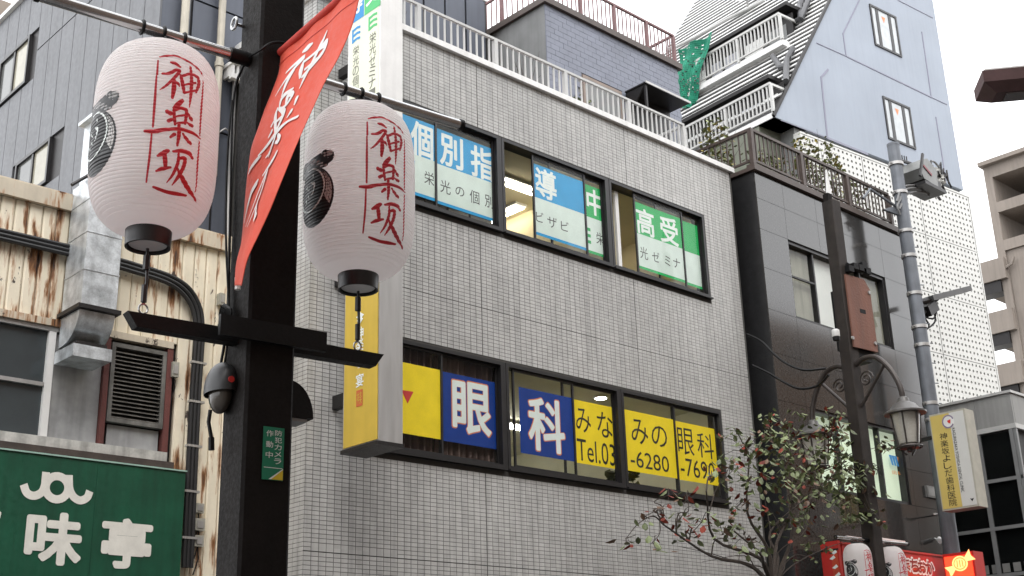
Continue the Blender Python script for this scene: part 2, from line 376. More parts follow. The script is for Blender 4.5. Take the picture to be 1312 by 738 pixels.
seen = []
for t in tiles:
    x, y = screen((t[0], BY, t[1]))
    if 396 < x < 900 and y < 736 and not (x < 520 and y < 590 and y > 375): seen.append(((Vector((t[0], BY, t[1]))-CAM).length, t))
seen.sort(); single = set(t for _, t in seen[:290])
fld = MB(); rnd = random.Random(5)
for t in tiles:
    x, z, r, c = t; dy = rnd.uniform(-.0012, .0012)
    hz = .006 if abs(z-3.50) < .026 or abs(z-6.85) < .026 else 0
    if t in single: place('tile', tile_me, main, (x+jog(x, z), BY+dy-.001, z+hz))
    else:
        w_ = TW-jog(x, z); x += jog(x, z); h_ = TH-hz; z += hz
        fld.add([(x, BY+dy, z), (x+w_, BY+dy, z), (x+w_, BY+dy, z+h_), (x, BY+dy, z+h_), (x-.001, BY+TT, z-.001), (x+w_+.001, BY+TT, z-.001), (x+w_+.001, BY+TT, z+h_+.001), (x-.001, BY+TT, z+h_+.001)],
                [(0, 1, 2, 3), (0, 4, 5, 1), (1, 5, 6, 2), (2, 6, 7, 3), (3, 7, 4, 0)])
# the return on the left flank
for r in range(40, int(ROOF/.05)):
    z = ROOF-.05*(int(ROOF/.05)-r)+.003
    for c in range(14):
        y = BY+.002+.1*c+(.0)
        fld.add([(BX0, y, z), (BX0, y+TW, z), (BX0, y+TW, z+TH), (BX0, y, z+TH), (BX0+.006, y, z), (BX0+.006, y+TW, z), (BX0+.006, y+TW, z+TH), (BX0+.006, y, z+TH)], [(0, 3, 2, 1), (0, 1, 5, 4), (1, 2, 6, 5), (2, 3, 7, 6), (3, 0, 4, 7)])
fld.build('tile_field', M_TILE, main, kind='stuff')
b = MB(); b.box(BX0-.05, BY-.06, ROOF+.001, BX1+.04, BY+.3, ROOF+.088); b.build('coping', M_WHITE, main)
b = MB(); b.box(BX0-.05, BY+.3, ROOF+.001, BX0+.3, 19.5, ROOF+.088); b.build('coping', M_WHITE, main)
b = MB(); b.box(BX1-.26, BY+.3, ROOF+.001, BX1+.04, 19.5, ROOF+.088); b.build('coping', M_WHITE, main)
# roof railing
RZ0, RZ1, RYY = ROOF+.088, 11.09, BY+.08
b = MB(); b.box(BX0, RYY-.022, RZ1-.036, 15.25, RYY+.022, RZ1)
M_RAILW = mat('rail_white', (.52, .52, .51), .5, 0, .06, 5, streak=.1)
rail = b.build('roof_railing', M_RAILW, main)
b = MB(); b.box(BX0, RYY-.02, RZ0+.045, 15.25, RYY+.02, RZ0+.075); b.build('bottom_rail', M_RAILW, rail)
b = MB(); b.box(15.226, RYY+.03, RZ1-.045, 15.27, 13.2, RZ1); b.build('side_rail', M_RAILW, rail)
pm = MB(); pm.box(-.032, -.032, 0, .032, .032, RZ1-RZ0-.047); pm = pm.mesh('post', M_RAILW)
bm_ = MB(); bm_.box(-.011, -.011, 0, .011, .011, RZ1-RZ0-.125); bm_ = bm_.mesh('baluster', M_RAILW)
px = [9.51-1.44, 9.51, 10.95, 12.395, 13.847, 15.226]
for i, x in enumerate(px):
    place('post', pm, rail, (x, RYY, RZ0))
    if i:
        for k in range(1, 12): place('baluster', bm_, rail, (px[i-1]+(x-px[i-1])*k/12, RYY, RZ0+.077))
for k in range(1, 10): place('baluster', bm_, rail, (15.248, RYY+.13*k, RZ0+.077))

# rooms behind the windows
for nm, z0, z1, m, mc in (('classroom', 7.0, 9.72, M_ROOM, M_CEIL), ('clinic', 3.72, 6.42, M_ROOM2, M_ROOM2)):
    b = MB(); b.box(BX0+.26, BY+.25, z1, BX1-.21, 18.4, z1+.1); b.build('ceiling', mc, main)
    b = MB(); b.box(BX0+.26, BY+.25, z0-.1, BX1-.21, 18.4, z0); b.build('floor', M_CONC, main)
    b = MB(); b.box(BX0+.26, 18.3, z0, BX1-.21, 18.39, z1-.003); b.build('partition', m, main)
    for x in (BX0+.26, BX1-.31):
        b = MB(); b.box(x, BY+.25, z0, x+.1, 18.29, z1-.003); b.build('partition', m, main)
b = MB(); b.box(13.52, BY+.3, 7.0, 13.62, 14.5, 9.715); b.build('partition', M_ROOM, main)
b = MB(); b.box(11.0, BY+.3, 3.72, 11.08, 15.0, 6.41); b.build('partition', M_ROOM2, main)
def tube_light(lab, x, y, z, along, n=2, l=1.25, m=M_TUBE, cat='ceiling light'):
    t = thing('ceiling_light', lab, cat, (x, y, z), 'ceiling lights behind the windows')
    a = Vector((1, 0, 0)) if along == 'x' else Vector((0, 1, 0)); s = Vector((-a.y, a.x, 0))
    b = MB(); b.obox((x, y, z-.02), a*l/2, s*.13, (0, 0, .02)); b.build('housing', M_WHITE, t)
    for k in range(n):
        c = Vector((x, y, z-.06))+s*((k-(n-1)/2)*.15); b = MB(); b.tube([c-a*l*.48, c+a*l*.48], .017, 8); b.build('tube', m, t)
tube_light('lit twin tube light nearest the open upper window, parallel to the street', 12.75, 13.02, 9.715, 'x')
tube_light('lit twin tube light running inwards deep in the upper room', 13.2, 14.35, 9.715, 'y', 2, 1.6)
tube_light('lit twin tube light behind the white panel of the upper room\'s right window', 14.6, 14.0, 9.715, 'x', 2, 1.6)
tube_light('lit twin tube light behind the sky blue film at the upper left', 9.9, 13.8, 9.715, 'x')
tube_light('lit twin tube light at the back of the upper room', 14.8, 16.6, 9.715, 'x')
tube_light('bright white strip light low in the clinic window beside the navy sign', 13.6, 14.95, 6.415, 'x', 2, 2.2, M_TUBE2)
t = thing('ceiling_light', 'small round lit downlight above the yellow clinic film', 'ceiling light', (14.07, 12.82, 6.41), 'ceiling lights behind the windows')
b = MB(); b.lathe([(.12, 0), (.12, -.02), (.1, -.022)], (14.07, 12.82, 6.415), 16); b.build('rim', M_WHITE, t)
b = MB(); b.lathe([(.09, -.023), (.06, -.035)], (14.07, 12.82, 6.415), 16); b.build('lens', M_TUBE2, t)

# windows
def window(unit, x0, x1, z0, z1, sashes, sill):
    b = MB(); F = .045; y0, y1 = BY-.022, BY+.09
    b.box(x0, y0, z0, x0+F, y1, z1); b.box(x1-F, y0, z0, x1, y1, z1); b.box(x0+F, y0, z1-F, x1-F, y1, z1); b.box(x0+F, y0, z0, x1-F, y1, z0+F)
    b.box(x0-.0, y0-.04, z0-.028, x1+sill, y0+.08, z0-.002)
    wo = b.build('window', M_ALU, main)
    for (xa, xb, ly) in sashes:
        y = BY+.03+.03*ly; s = .03; b = MB(); za, zb = z0+F+.003, z1-F-.003
        b.box(xa, y-.013, za, xa+s, y+.013, zb); b.box(xb-s, y-.013, za, xb, y+.013, zb); b.box(xa+s, y-.013, zb-s, xb-s, y+.013, zb); b.box(xa+s, y-.013, za, xb-s, y+.013, za+s)
        b.build('sash', M_ALU, wo)
        b = MB(); b.box(xa+s, y-.003, za+s, xb-s, y+.002, zb-s); b.build('pane', M_GLASS, wo)
    return wo
YO, YI = BY+.03, BY+.06        # outer and inner glass
UZ = (UW[2]+.03, UW[3]); LZ = (LW[2]+.03, LW[3])
U1 = window(1, 8.63, 10.88, *UZ, [(8.69, 9.775, 0), (9.745, 10.83, 1)], 0)
U2 = window(2, 10.93, 13.11, *UZ, [(11.56, 12.66, 0), (11.93, 13.06, 1)], 0)
U3 = window(3, 13.16, 15.45, *UZ, [(13.755, 14.93, 0), (14.3, 15.4, 1)], .03)
L1 = window(4, 8.63, 10.84, *LZ, [(8.69, 9.83, 0), (9.80, 10.79, 1)], 0)
L2 = window(5, 10.89, 13.1, *LZ, [(11.04, 12.2, 0), (12.0, 13.05, 1)], 0)
L3 = window(6, 13.15, 15.45, *LZ, [(13.2, 14.375, 0), (14.345, 15.4, 1)], .03)
b = MB(); b.box(10.885, BY-.018, UZ[0], 10.925, BY+.08, UZ[1]); b.build('mullion', M_ALU, main)
b = MB(); b.box(13.115, BY-.018, UZ[0], 13.155, BY+.08, UZ[1]); b.build('mullion', M_ALU, main)
b = MB(); b.box(10.845, BY-.018, LZ[0], 10.885, BY+.08, LZ[1]); b.build('mullion', M_ALU, main)
b = MB(); b.box(13.105, BY-.018, LZ[0], 13.145, BY+.08, LZ[1]); b.build('mullion', M_ALU, main)
def film(win, Y, x0, x1, z0, z1, m):
    b = MB(); b.box(x0, Y+.006, z0, x1, Y+.008, z1); return b.build('film', m, win)
PO, PI = PY(YO), PY(YI)
def letters(win, pl, items, org, m, off=-.0045, bold=.0, grow=0.):
    ox, oy, s = org; b = MB()
    for ch, cx, cy, w_, h_ in items: write(b, pl, ch, ox+cx/s, oy+cy/s, w_/s, h_/s, off, bold, 0, grow)
    return b.build('lettering', m, win)
A_, B_, C_ = (500, 120, 4.1), (400, 100, 2.46), (760, 220, 4.1)
ZT, ZMID, ZL, ZBOT = 9.268, 8.742, 8.205, 8.17
for win, Y, xa, xb, m in ((U1, YO, 8.73, 9.745, M_BLUE), (U1, YI, 9.79, 10.80, M_BLUE), (U2, YO, 11.6, 12.63, M_BLUE), (U2, YI, 12.67, 13.03, M_GREEN), (U3, YO, 13.80, 14.90, M_GREEN), (U3, YI, 14.94, 15.37, M_GREEN)):
    film(win, Y, xa, xb, ZMID, ZT, m); film(win, Y, xa, xb, ZL+.0, ZMID-.001, M_FWHITE); film(win, Y, xa, xb, ZL-.045, ZL-.001, m)
def elogo(win, pl, a0, z1, m, s=1.):
    b = MB()
    for k in range(3): rect(b, pl, a0, a0+.075*s, z1-.1*k*s-.05*s, z1-.1*k*s, -.0045)
    b.build('lettering', m, win)
letters(U1, PO, [('個', 168, 243, 118, 180)], A_, M_LWHITE, bold=.022)
letters(U1, PI, [('別', 323, 303, 122, 168), ('指', 485, 366, 122, 164)], A_, M_LWHITE, bold=.022)
letters(U1, PO, [('栄', 206, 445, 52, 68)], A_, M_LBLACK)
letters(U1, PI, [('光', 291, 490, 54, 68), ('の', 367, 514, 46, 48), ('個', 444, 543, 50, 68), ('別', 521, 566, 46, 66)], A_, M_LBLACK)
elogo(U1, PO, 9.33, 8.65, M_BLUE)
letters(U2, PO, [('導', 738, 335, 66, 92)], B_, M_LWHITE, bold=.022)
letters(U2, PO, [('ビ', 718, 438, 23, 32), ('ザ', 757, 455, 30, 34), ('ビ', 797, 467, 24, 30)], B_, M_LBLACK)
letters(U2, PI, [('中', 891, 393, 50, 80)], B_, M_LWHITE, bold=.022)
letters(U2, PI, [('栄', 909, 507, 26, 38)], B_, M_LBLACK)
elogo(U2, PI, 12.70, 8.56, M_GREEN)
letters(U3, PO, [('高', 275, 266, 92, 135), ('受', 400, 310, 92, 138)], C_, M_LWHITE, bold=.022)
letters(U3, PO, [('光', 268, 427, 40, 62), ('ゼ', 330, 447, 38, 52), ('ミ', 392, 468, 28, 48), ('ナ', 440, 481, 36, 50)], C_, M_LBLACK)
b = MB(); b.box(13.41, BY+.095, UZ[0]+.07, 13.48, BY+.14, UZ[1]-.09); b.build('white_jamb', M_WHITE, U3)
D_, E_, F_ = (490, 420, 3.69), (400, 400, 2.43), (780, 480, 3.69)
ZT2, ZB2 = 5.866, 4.975
film(L1, YO, 8.73, 9.80, ZB2, ZT2, M_YELLOW); film(L1, YI, 9.845, 10.76, ZB2, ZT2, M_NAVY)
film(L2, YO, 11.165, 12.17, ZB2, ZT2, M_NAVY); film(L2, YI, 12.21, 13.02, ZB2, ZT2, M_YELLOW)
film(L3, YO, 13.23, 14.345, ZB2, ZT2, M_YELLOW); film(L3, YI, 14.385, 15.37, ZB2, ZT2, M_YELLOW)
b = MB(); p = [PO.az(490+x/3.69, 420+y/3.69) for x, y in ((90, 293), (148, 302), (120, 358))]; poly(b, PO, p, -.0045); b.build('red_arrow', M_RED, L1)
letters(L1, PI, [('眼', 423, 381, 182, 245)], D_, M_ORANGE, -.0052, .034, .016)
letters(L1, PI, [('眼', 423, 381, 182, 245)], D_, M_LWHITE, -.0036, .022)
letters(L2, PO, [('科', 730, 352, 112, 166)], E_, M_ORANGE, -.0052, .034, .016)
letters(L2, PO, [('科', 730, 352, 112, 166)], E_, M_LWHITE, -.0036, .022)
letters(L2, PI, [('み', 845, 337, 46, 74), ('な', 912, 351, 48, 78), ('Tel.03', 885, 436, 118, 68)], E_, M_LBLACK)
letters(L3, PO, [('み', 147, 270, 78, 116), ('の', 240, 292, 72, 98), ('-6280', 195, 410, 180, 76)], F_, M_LBLACK)
letters(L3, PI, [('眼', 365, 316, 75, 125), ('科', 458, 336, 76, 116), ('-7690', 422, 447, 160, 84)], F_, M_LBLACK)
for x0, x1, lab in ((8.66, 9.8, 'brown pleated curtain behind the yellow film with the red arrow'), (9.8, 10.85, 'brown pleated curtain behind the navy sign')):
    b = MB(); n = 48; vs = []
    for i in range(n+1):
        x = x0+(x1-x0)*i/n; y = BY+.16+.03*math.sin(i*1.35)+.012*math.sin(i*.6)
        vs += [(x, y, 4.6), (x, y, 6.2)]
    b.add(vs, [(2*i, 2*i+2, 2*i+3, 2*i+1) for i in range(n)]); tag(b.build('curtain', M_CURT, None, True, org=(x0, BY+.2, 4.6)), lab, 'curtain', 'curtains in the clinic window')
def leafy(mb, c, r, n, size, rr, m=(0,), flatn=.5, droop=.3):
    for _ in range(n):
        while True:
            p = Vector((rr.uniform(-1, 1), rr.uniform(-1, 1), rr.uniform(-1, 1)))
            if p.length < 1: break
        p = Vector(c)+Vector((p.x*r[0], p.y*r[1], p.z*r[2])); leaf(mb, p, size*rr.uniform(.6, 1.25), rr, rr.choice(m), droop)
def leaf(mb, p, s, rr, m=0, droop=.3):
    a = rr.uniform(0, 6.283); d = Vector((math.cos(a), math.sin(a), rr.uniform(-.9, .5)-droop)).normalized(); sd = d.cross(Vector((rr.uniform(-.5, .5), rr.uniform(-.5, .5), 1))).normalized()*s*.30; up = sd.cross(d).normalized()*s*.09
    mb.add([p, p+d*s*.32+sd-up, p+d*s*.68+sd*.8-up, p+d*s, p+d*s*.68-sd*.8-up, p+d*s*.32-sd-up, p+d*s*.5+up*.3], [(0, 1, 6), (1, 2, 6), (2, 3, 6), (3, 4, 6), (4, 5, 6), (5, 0, 6)], m)
rr = random.Random(3)
t = thing('potted_plant', 'leafy pot plant standing behind the lower edge of the yellow clinic film', 'plant', (13.65, 12.1, 4.5))
b = MB(); b.lathe([(.1, 4.5), (.14, 4.74), (.13, 4.74)], (13.65, 12.1, 0), 16); b.build('pot', M_WHITE, t)
b = MB(); leafy(b, (13.65, 12.05, 4.98), (.34, .2, .22), 60, .2, rr); b.build('foliage', M_LEAFG, t, kind='stuff')

# ---------------------------------------------------------------- the two projecting signs at its left corner
SX0, SX1, SY0, SY1 = 8.02, 8.36, 10.57, 11.23
PSX = PX(SX0)
us = thing('projecting_sign', 'tall white projecting sign with blue and green crests above the right lantern', 'sign', (SX0, SY1, 7.3))
b = MB(); b.box(SX0+.004, SY0, 7.25, SX1, SY1, 11.6); b.build('housing', M_WHITE, us)
b = MB(); b.box(SX0, SY0+.03, 7.3, SX0+.003, SY1-.03, 11.55); b.build('sign_face', M_CREAM, us)
for z in (7.6, 9.4, 11.2):
    b = MB(); b.box(SX0+.12, SY1, z, SX0+.2, BY-.002, z+.12); b.build('bracket', M_DARK, us)
lp = PSX
o4 = (370, 0, 4.92)
def lz(x, y): return lp.az(o4[0]+x/4.92, o4[1]+y/4.92)
a_l, a_m, a_r = lz(378, 150)[0], lz(478, 80)[0], lz(578, 40)[0]
zb, zg = lz(430, 135)[1], lz(530, 60)[1]
zc = (zb+zg)/2
b = MB(); rect(b, lp, a_l, a_m-.012, zc, 11.5, .0025); b.build('colour_block', M_SBLUE, us)
b = MB(); rect(b, lp, a_m+.0, a_r, zc, 11.5, .0025); b.build('colour_block', M_SGREEN, us)
b = MB(); write_az(b, lp, '導', a_l+.03, a_m-.04, zc+.1, zc+.46, .004, .02); write_az(b, lp, '受', a_m+.03, a_r-.03, zc+.1, zc+.46, .004, .02); b.build('lettering', M_LWHITE, us)
for (x0, x1, y0, y1, m) in ((400, 452, 165, 270, M_SBLUE), (503, 558, 82, 187, M_SGREEN)):
    b = MB(); a0, z1 = lz(x0, (y0+y1)/2-28+28); a1 = lz(x1, (y0+y1)/2)[0]; zt = lz((x0+x1)/2, y0+10)[1]; zb_ = lz((x0+x1)/2, y1-8)[1]; H = zt-zb_
    rect(b, lp, a0, a0+.03, zb_, zt, .0025)
    for k in (0, .39, .78):
        z = zt-H*k; poly(b, lp, [(a0+.03, z-H*.2), (a0+(a1-a0)*.6, z-H*.12), (a1, z-H*.2), (a1, z-H*.02), (a0+(a1-a0)*.6, z+H*.05), (a0+.03, z)], .003)
    b.build('crest', m, us)
b = MB()
x, y = 425, 320
for i, ch in enumerate('栄光の個別ビザビ'): c = lz(425-1.2*i, 318+64*i); write_az(b, lp, ch, c[0]-.062, c[0]+.062, c[1]-.065, c[1]+.065, .003, -.004)
for i, ch in enumerate('栄光ゼミナール'): c = lz(530-1.2*i, 237+71*i); write_az(b, lp, ch, c[0]-.066, c[0]+.066, c[1]-.072, c[1]+.072, .003, -.004)
b.build('lettering', flat('sign_ink', (.16, .16, .13)), us)
ls = thing('projecting_sign', 'tall golden yellow projecting sign with a steel edge below the right lantern', 'sign', (SX0, SY1, 4.51))
b = MB(); b.box(SX0+.012, SY0, 4.545, SX1, SY1, 7.18); b.build('housing', M_STEEL, ls)
b = MB(); b.box(SX0-.01, SY0-.01, 4.50, SX1+.01, SY1+.01, 4.543); b.build('base_plate', M_DARK, ls)
b = MB(); b.box(SX0, SY0+.015, 4.56, SX0+.01, SY1-.03, 7.16); b.build('sign_face', M_GOLD, ls)
for z in (5.1, 6.6):
    b = MB(); b.box(SX0+.12, SY1, z, SX0+.2, BY-.002, z+.16); b.build('bracket', M_DARK, ls)
o5 = (420, 370, 3.21)
def ly(x, y): return lp.az(o5[0]+x/3.21, o5[1]+y/3.21)
b = MB()
for ch, y in (('神', 185), ('楽', 232), ('坂', 300), ('宴', 376)): c = ly(132, y); write_az(b, lp, ch, c[0]-.072, c[0]+.072, c[1]-.075, c[1]+.075, .004, .012)
for y, k in ((112, .075), (128, .06)):
    c = ly(134, y); poly(b, lp, [(c[0]-k, c[1]), (c[0], c[1]-.045), (c[0]+k, c[1]), (c[0], c[1]+.045)], .004 if k > .07 else .0055)
b.build('lettering', M_LWHITE, ls)
b = MB(); p, q = ly(118, 452), ly(144, 452); zt, zb_ = ly(131, 416)[1], ly(131, 483)[1]; rect(b, lp, p[0], q[0], zb_, zt, .004); b.build('seal', flat('seal_red', (.55, .12, .04)), ls)
b = MB(); write_az(b, lp, '神楽', p[0]+.012, q[0]-.012, zb_+.02, zt-.02, .006, 0); b.build('seal_mark', M_GOLD, ls)
# ---------------------------------------------------------------- penthouse on its roof
PX0, PX1, PYF, PZ = 12.876, 16.30, 12.5, 12.86
ph = thing('roof_penthouse', 'blue tiled penthouse with maroon railing on the tiled building\'s roof', 'penthouse', (PX0, PYF, ROOF))
b = MB(); b.box(PX0, PYF+.02, ROOF, PX1, 19.4, PZ); b.build('wall', M_STUCCO, ph)
b = MB(); rnd = random.Random(8)
for r in range(int((PZ-ROOF)/.1)):
    for c in range(int((PX1-PX0)/.2)+1):
        x = PX0+.2*c-(.1 if r % 2 else 0); z = PZ-.1*(r+1); x0, x1 = max(PX0+.002, x+.0025), min(PX1-.002, x+.1975)
        if x1-x0 < .03: continue
        if x1 > 13.68 and x0 < 14.64 and z < 11.83: continue
        y = PYF+rnd.uniform(-.0015, .0015)
        b.add([(x0, y, z+.0025), (x1, y, z+.0025), (x1, y, z+.0975), (x0, y, z+.0975), (x0, PYF+.019, z+.004), (x1, PYF+.019, z+.004), (x1, PYF+.019, z+.096), (x0, PYF+.019, z+.096)], [(0, 1, 2, 3), (0, 4, 5, 1), (1, 5, 6, 2), (2, 6, 7, 3), (3, 7, 4, 0)])
b.build('tile_field', M_BLUETILE, ph, kind='stuff')
b = MB(); b.box(PX0-.06, PYF-.06, PZ+.001, PX1+.06, 19.4, PZ+.11); b.build('roof_edge', M_BROWNRAIL, ph)
rl = MB(); z1 = 13.56
rl.box(PX0-.02, PYF-.02, z1-.04, PX1-.06, PYF+.02, z1); rl = rl.build('railing', M_MAROON, ph)
b = MB(); b.box(PX0-.02, PYF+.02, z1-.04, PX0+.02, 19.3, z1); b.build('side_rail', M_MAROON, rl)
b = MB(); b.box(PX1-.1, PYF+.02, z1-.04, PX1-.06, 19.3, z1); b.build('side_rail', M_MAROON, rl)
pm = MB(); pm.box(-.028, -.028, 0, .028, .028, z1-PZ-.155); pm = pm.mesh('post', M_MAROON)
tb = MB(); tb.box(-.009, -.009, 0, .009, .009, z1-PZ-.155); tb = tb.mesh('baluster', M_MAROON)
n = 31
for i in range(n+1):
    x = PX0+(PX1-.08-PX0)*i/n; place('post' if i % 8 == 0 or i == n else 'baluster', pm if i % 8 == 0 or i == n else tb, rl, (x, PYF, PZ+.112))
for i in range(1, 36):
    for x in (PX0, PX1-.08): place('post' if i % 8 == 0 else 'baluster', pm if i % 8 == 0 else tb, rl, (x, PYF+.13*i, PZ+.112))
b = MB(); b.box(13.68, PYF-.03, 10.6, 14.64, PYF+.015, 11.82); b.box(13.74, PYF-.034, 10.6, 14.58, PYF-.031, 11.76, 1); b.build('window', [mat('taupe_frame', (.25, .2, .17)), M_STUCCO], ph)
cn = thing('entrance_canopy', 'dark box canopy over the penthouse door behind the white roof railing', 'canopy', (15.4, 12.4, ROOF))
X0, X1, Y0, Y1, ZC = 14.72, 15.9, 12.0, 12.47, 11.83
b = MB(); b.box(X0, Y0, ZC, X1, Y1, ZC+.025); b.build('roof', M_DARK, cn)
b = MB(); b.box(X0-.01, Y0-.02, ZC-.005, X1+.01, Y0-.001, ZC+.035); b.build('edge_trim', M_STEEL, cn)
b = MB(); b.prism([(X0+.02, Y1, ZC-.003), (X0+.02, Y0+.04, ZC-.003), (X0+.02, Y1, ZC-.5)], (.03, 0, 0)); b.build('side_panel', M_DARK, cn)
b = MB(); b.box(X0+.06, Y1-.06, ROOF, X1-.06, Y1, ZC-.003); b.build('doorway', M_DARK, cn)
for x in (X0+.04,):
    b = MB(); b.box(x-.02, Y0+.02, ROOF, x+.02, Y0+.06, ZC-.003); b.build('post', M_DARK, cn)
rr = random.Random(21)
def twigs(mb, p, h, n, rr, r=.006, spread=.5):
    for _ in range(n):
        q = Vector(p); pts = [q.copy()]; d = Vector((rr.uniform(-spread, spread), rr.uniform(-spread, spread)*.5, 1)).normalized()
        for k in range(5):
            d = (d+Vector((rr.uniform(-.35, .35), rr.uniform(-.2, .2), .1))).normalized(); q = q+d*h/5*rr.uniform(.7, 1.2); pts.append(q.copy())
        mb.tube(pts, [r, r*.9, r*.8, r*.65, r*.5, r*.3], 4)
for x, h, n, lf, lab in ((12.05, .85, 9, 0, 'bare twiggy shrub by the grey corner of the penthouse'), (13.3, .5, 5, 40, 'small leafy roof plant left of the taupe window'), (9.55, .6, 7, 0, 'bare roof shrub at the left end of the white railing')):
    t = thing('roof_shrub', lab, 'shrub', (x, 12.15, ROOF), 'plants on the tiled roof')
    b = MB(); b.lathe([(.1, ROOF), (.14, ROOF+.2), (.12, ROOF+.2)], (x, 12.15, 0), 12); b.build('pot', mat('terracotta', (.3, .13, .08)), t)
    b = MB(); twigs(b, (x, 12.15, ROOF+.2), h, n, rr); b.build('stems', M_BARK, t, kind='stuff')
    if lf: b = MB(); leafy(b, (x, 12.15, ROOF+.5), (.3, .15, .22), lf, .09, rr); b.build('foliage', M_LEAFG, t, kind='stuff')
ORD = ('leftmost', 'second from the left', 'third from the left', 'fourth from the left', 'fourth from the right', 'third from the right', 'second from the right', 'rightmost')
for i in range(8):
    x = 9.35+.48*i; t = thing('planter_box', 'pale pink planter box behind the white roof railing, %s of its row' % ORD[i], 'planter', (x, 12.0, ROOF), 'planters behind the roof railing')
    b = MB(); b.prism([(x-.2, 11.9, ROOF), (x+.2, 11.9, ROOF), (x+.22, 11.88, ROOF+.19), (x-.22, 11.88, ROOF+.19)], (0, .2, 0)); b.build('box', flat('planter_pink', (.55, .33, .31)), t)
    b = MB(); b.box(x-.19, 11.92, ROOF+.191, x+.19, 12.06, ROOF+.2); b.build('soil', M_BARK, t)

# grey building with a slanting edge seen over the roof
sl = thing('slant_roofed_building', 'distant grey panelled building with a slanting roof edge above the white railing', 'building', (17, 22, 0))
M_SLATE = mat('slate_panel', (.19, .20, .215), .6, .1, .15, 2, streak=.15)
b = MB(); E = [(14, 0), (22.5, 0), (22.5, 12.8), (20.66, 16.5), (19.36, 18.69), (17.2, 22.4), (14, 22.4)]
b.prism([(x, 22, z) for x, z in E], (0, 8, 0)); b.build('wall', M_SLATE, sl)
b = MB(); b.bar((17.22, 21.97, 22.4), (20.68, 21.97, 16.52), .16, .1, (0, 1, 0)); b.bar((17.02, 21.98, 22.3), (20.48, 21.98, 16.42), .05, .06, (0, 1, 0)); b.build('roof_edge', M_WHITE, sl)
for i in range(9):
    b = MB(); x = 14.3+.55*i; b.box(x, 21.97, 10, x+.04, 21.999, 21.5-max(0, (x-17.6))*1.75); b.build('seam', M_DARK, sl)

# ---------------------------------------------------------------- tall grey metal building at the upper left
GX, GY = 6.6, 13.5
M_GMET = mat('grey_metal_panel', (.118, .122, .132), .45, .2, .12, 1.5, island=.06, streak=.18)
M_GMET2 = mat('slate_blue_panel', (.085, .095, .12), .45, .2, .12, 1.5, streak=.12)
gb = thing('metal_clad_building', 'tall grey metal clad building rising behind the rusty house', 'building', (GX, GY, 0))
b = MB(); b.box(GX+.03, GY+.03, -.12, 12.5, 34, 13.2); b.build('wall', M_DARK, gb)
pp = PX(GX)
zt = 16.2; zpar = pp.az(10, 18)[1]
# window openings on the flank: (y0, y1, z0, z1)
for (xl, yl, xr, yr, yb) in ((0, 90, 40, 43, 98), (22, 213, 66, 172, 225), (84, 28, 97, 14, 22)):
    pass
def wbox(TLp, TRp, BRp):
    a0, z0 = pp.az(*TLp); a1, z1 = pp.az(*TRp); a2, z2 = pp.az(*BRp); return (-a1, -a0, z2, (z0+z1)/2)
W1 = wbox((2, 84), (41, 41), (35, 105)); W2 = wbox((22, 214), (67, 172), (61, 233))
pitch = .46; y = GY; prows = [(3.0, 8.02), (8.03, 11.9), (11.91, 13.22)]
k = 0
while y < 33:
    y1 = y+pitch-.015
    for z0, z1 in prows:
        segs = [(z0, z1)]
        for wn in (W1, W2):
            if y1 > wn[0] and y < wn[1]:
                ns = []
                for a, c in segs:
                    if c <= wn[2] or a >= wn[3]: ns.append((a, c)); continue
                    if a < wn[2]: ns.append((a, wn[2]-.02))
                    if c > wn[3]: ns.append((wn[3]+.02, c))
                segs = ns
        for a, c in segs:
            if c-a > .05:
                b = MB(); b.box(GX, y, a, GX+.028, y1, c-.012); b.build('wall_panel', M_GMET, gb)
    y += pitch
x = GX+.0
for i in range(13):
    for z0, z1 in ((3, 9.2), (9.21, 11.05), (11.06, 13.22)):
        b = MB(); b.box(x+.03, GY, z0, x+.44, GY+.028, z1-.02); b.build('wall_panel', M_GMET2, gb)
    x += .45
for wn in (W1, W2):
    y0, y1, z0, z1 = wn; b = MB(); f = .05
    b.box(GX-.03, y0, z0, GX+.03, y0+f, z1); b.box(GX-.03, y1-f, z0, GX+.03, y1, z1); b.box(GX-.03, y0+f, z1-f, GX+.03, y1-f, z1); b.box(GX-.03, y0+f, z0, GX+.03, y1-f, z0+f); ym = y0+(y1-y0)*.5; b.box(GX-.02, ym-.03, z0+f, GX+.028, ym+.03, z1-f)
    wo = b.build('window', M_ALU, gb)
    for ya, yb, m in ((y0+f, ym-.03, 'blind_beige'), (ym+.03, y1-f, 'blind_grey')):
        b = MB(); b.box(GX+.004, ya, z0+f, GX+.02, yb, z1-f); b.build('pane', mat(m, (.33, .31, .24) if 'beige' in m else (.12, .125, .12), .12), wo)
b = MB(); b.box(GX-.06, GY, 13.221, 12.5, 34, 13.3); b.build('parapet', M_WHITE, gb)
PG = PY(GY)
sb_ = thing('stone_block', 'brownish stone block beyond the grey metal building at the upper left corner', 'building', (12, 36, 0))
M_BRSTONE = mat('brown_stone', (.20, .165, .135), .85, 0, .25, 1.2, .2, 20)
b = MB(); b.box(7.0, 36, 0, 18, 46, 24); b.build('wall', M_BRSTONE, sb_)
for z in range(8, 24, 2):
    b = MB(); b.box(6.96, 36, z, 6.998, 46, z+.12); b.build('course', M_BRSTONE, sb_)
for (x0, x1, r, lab) in ((234, 233, .055, ''), (281, 279, .05, '')):
    a = PG.az(x0, 5)[0]; b = MB(); b.tube([(a, GY-.09, 8.5), (a, GY-.09, 13.1)], r, 10)
    for z in (10.1, 11.4, 12.7): b.tube([(a, GY-.09, z), (a, GY-.09, z+.07)], r*1.25, 10)
    b.build('downpipe', mat('cream_pipe', (.5, .46, .38), .5, streak=.3), gb)
a0, z0 = PG.az(286, 92); a1 = PG.az(306, 80)[0]
b = MB()
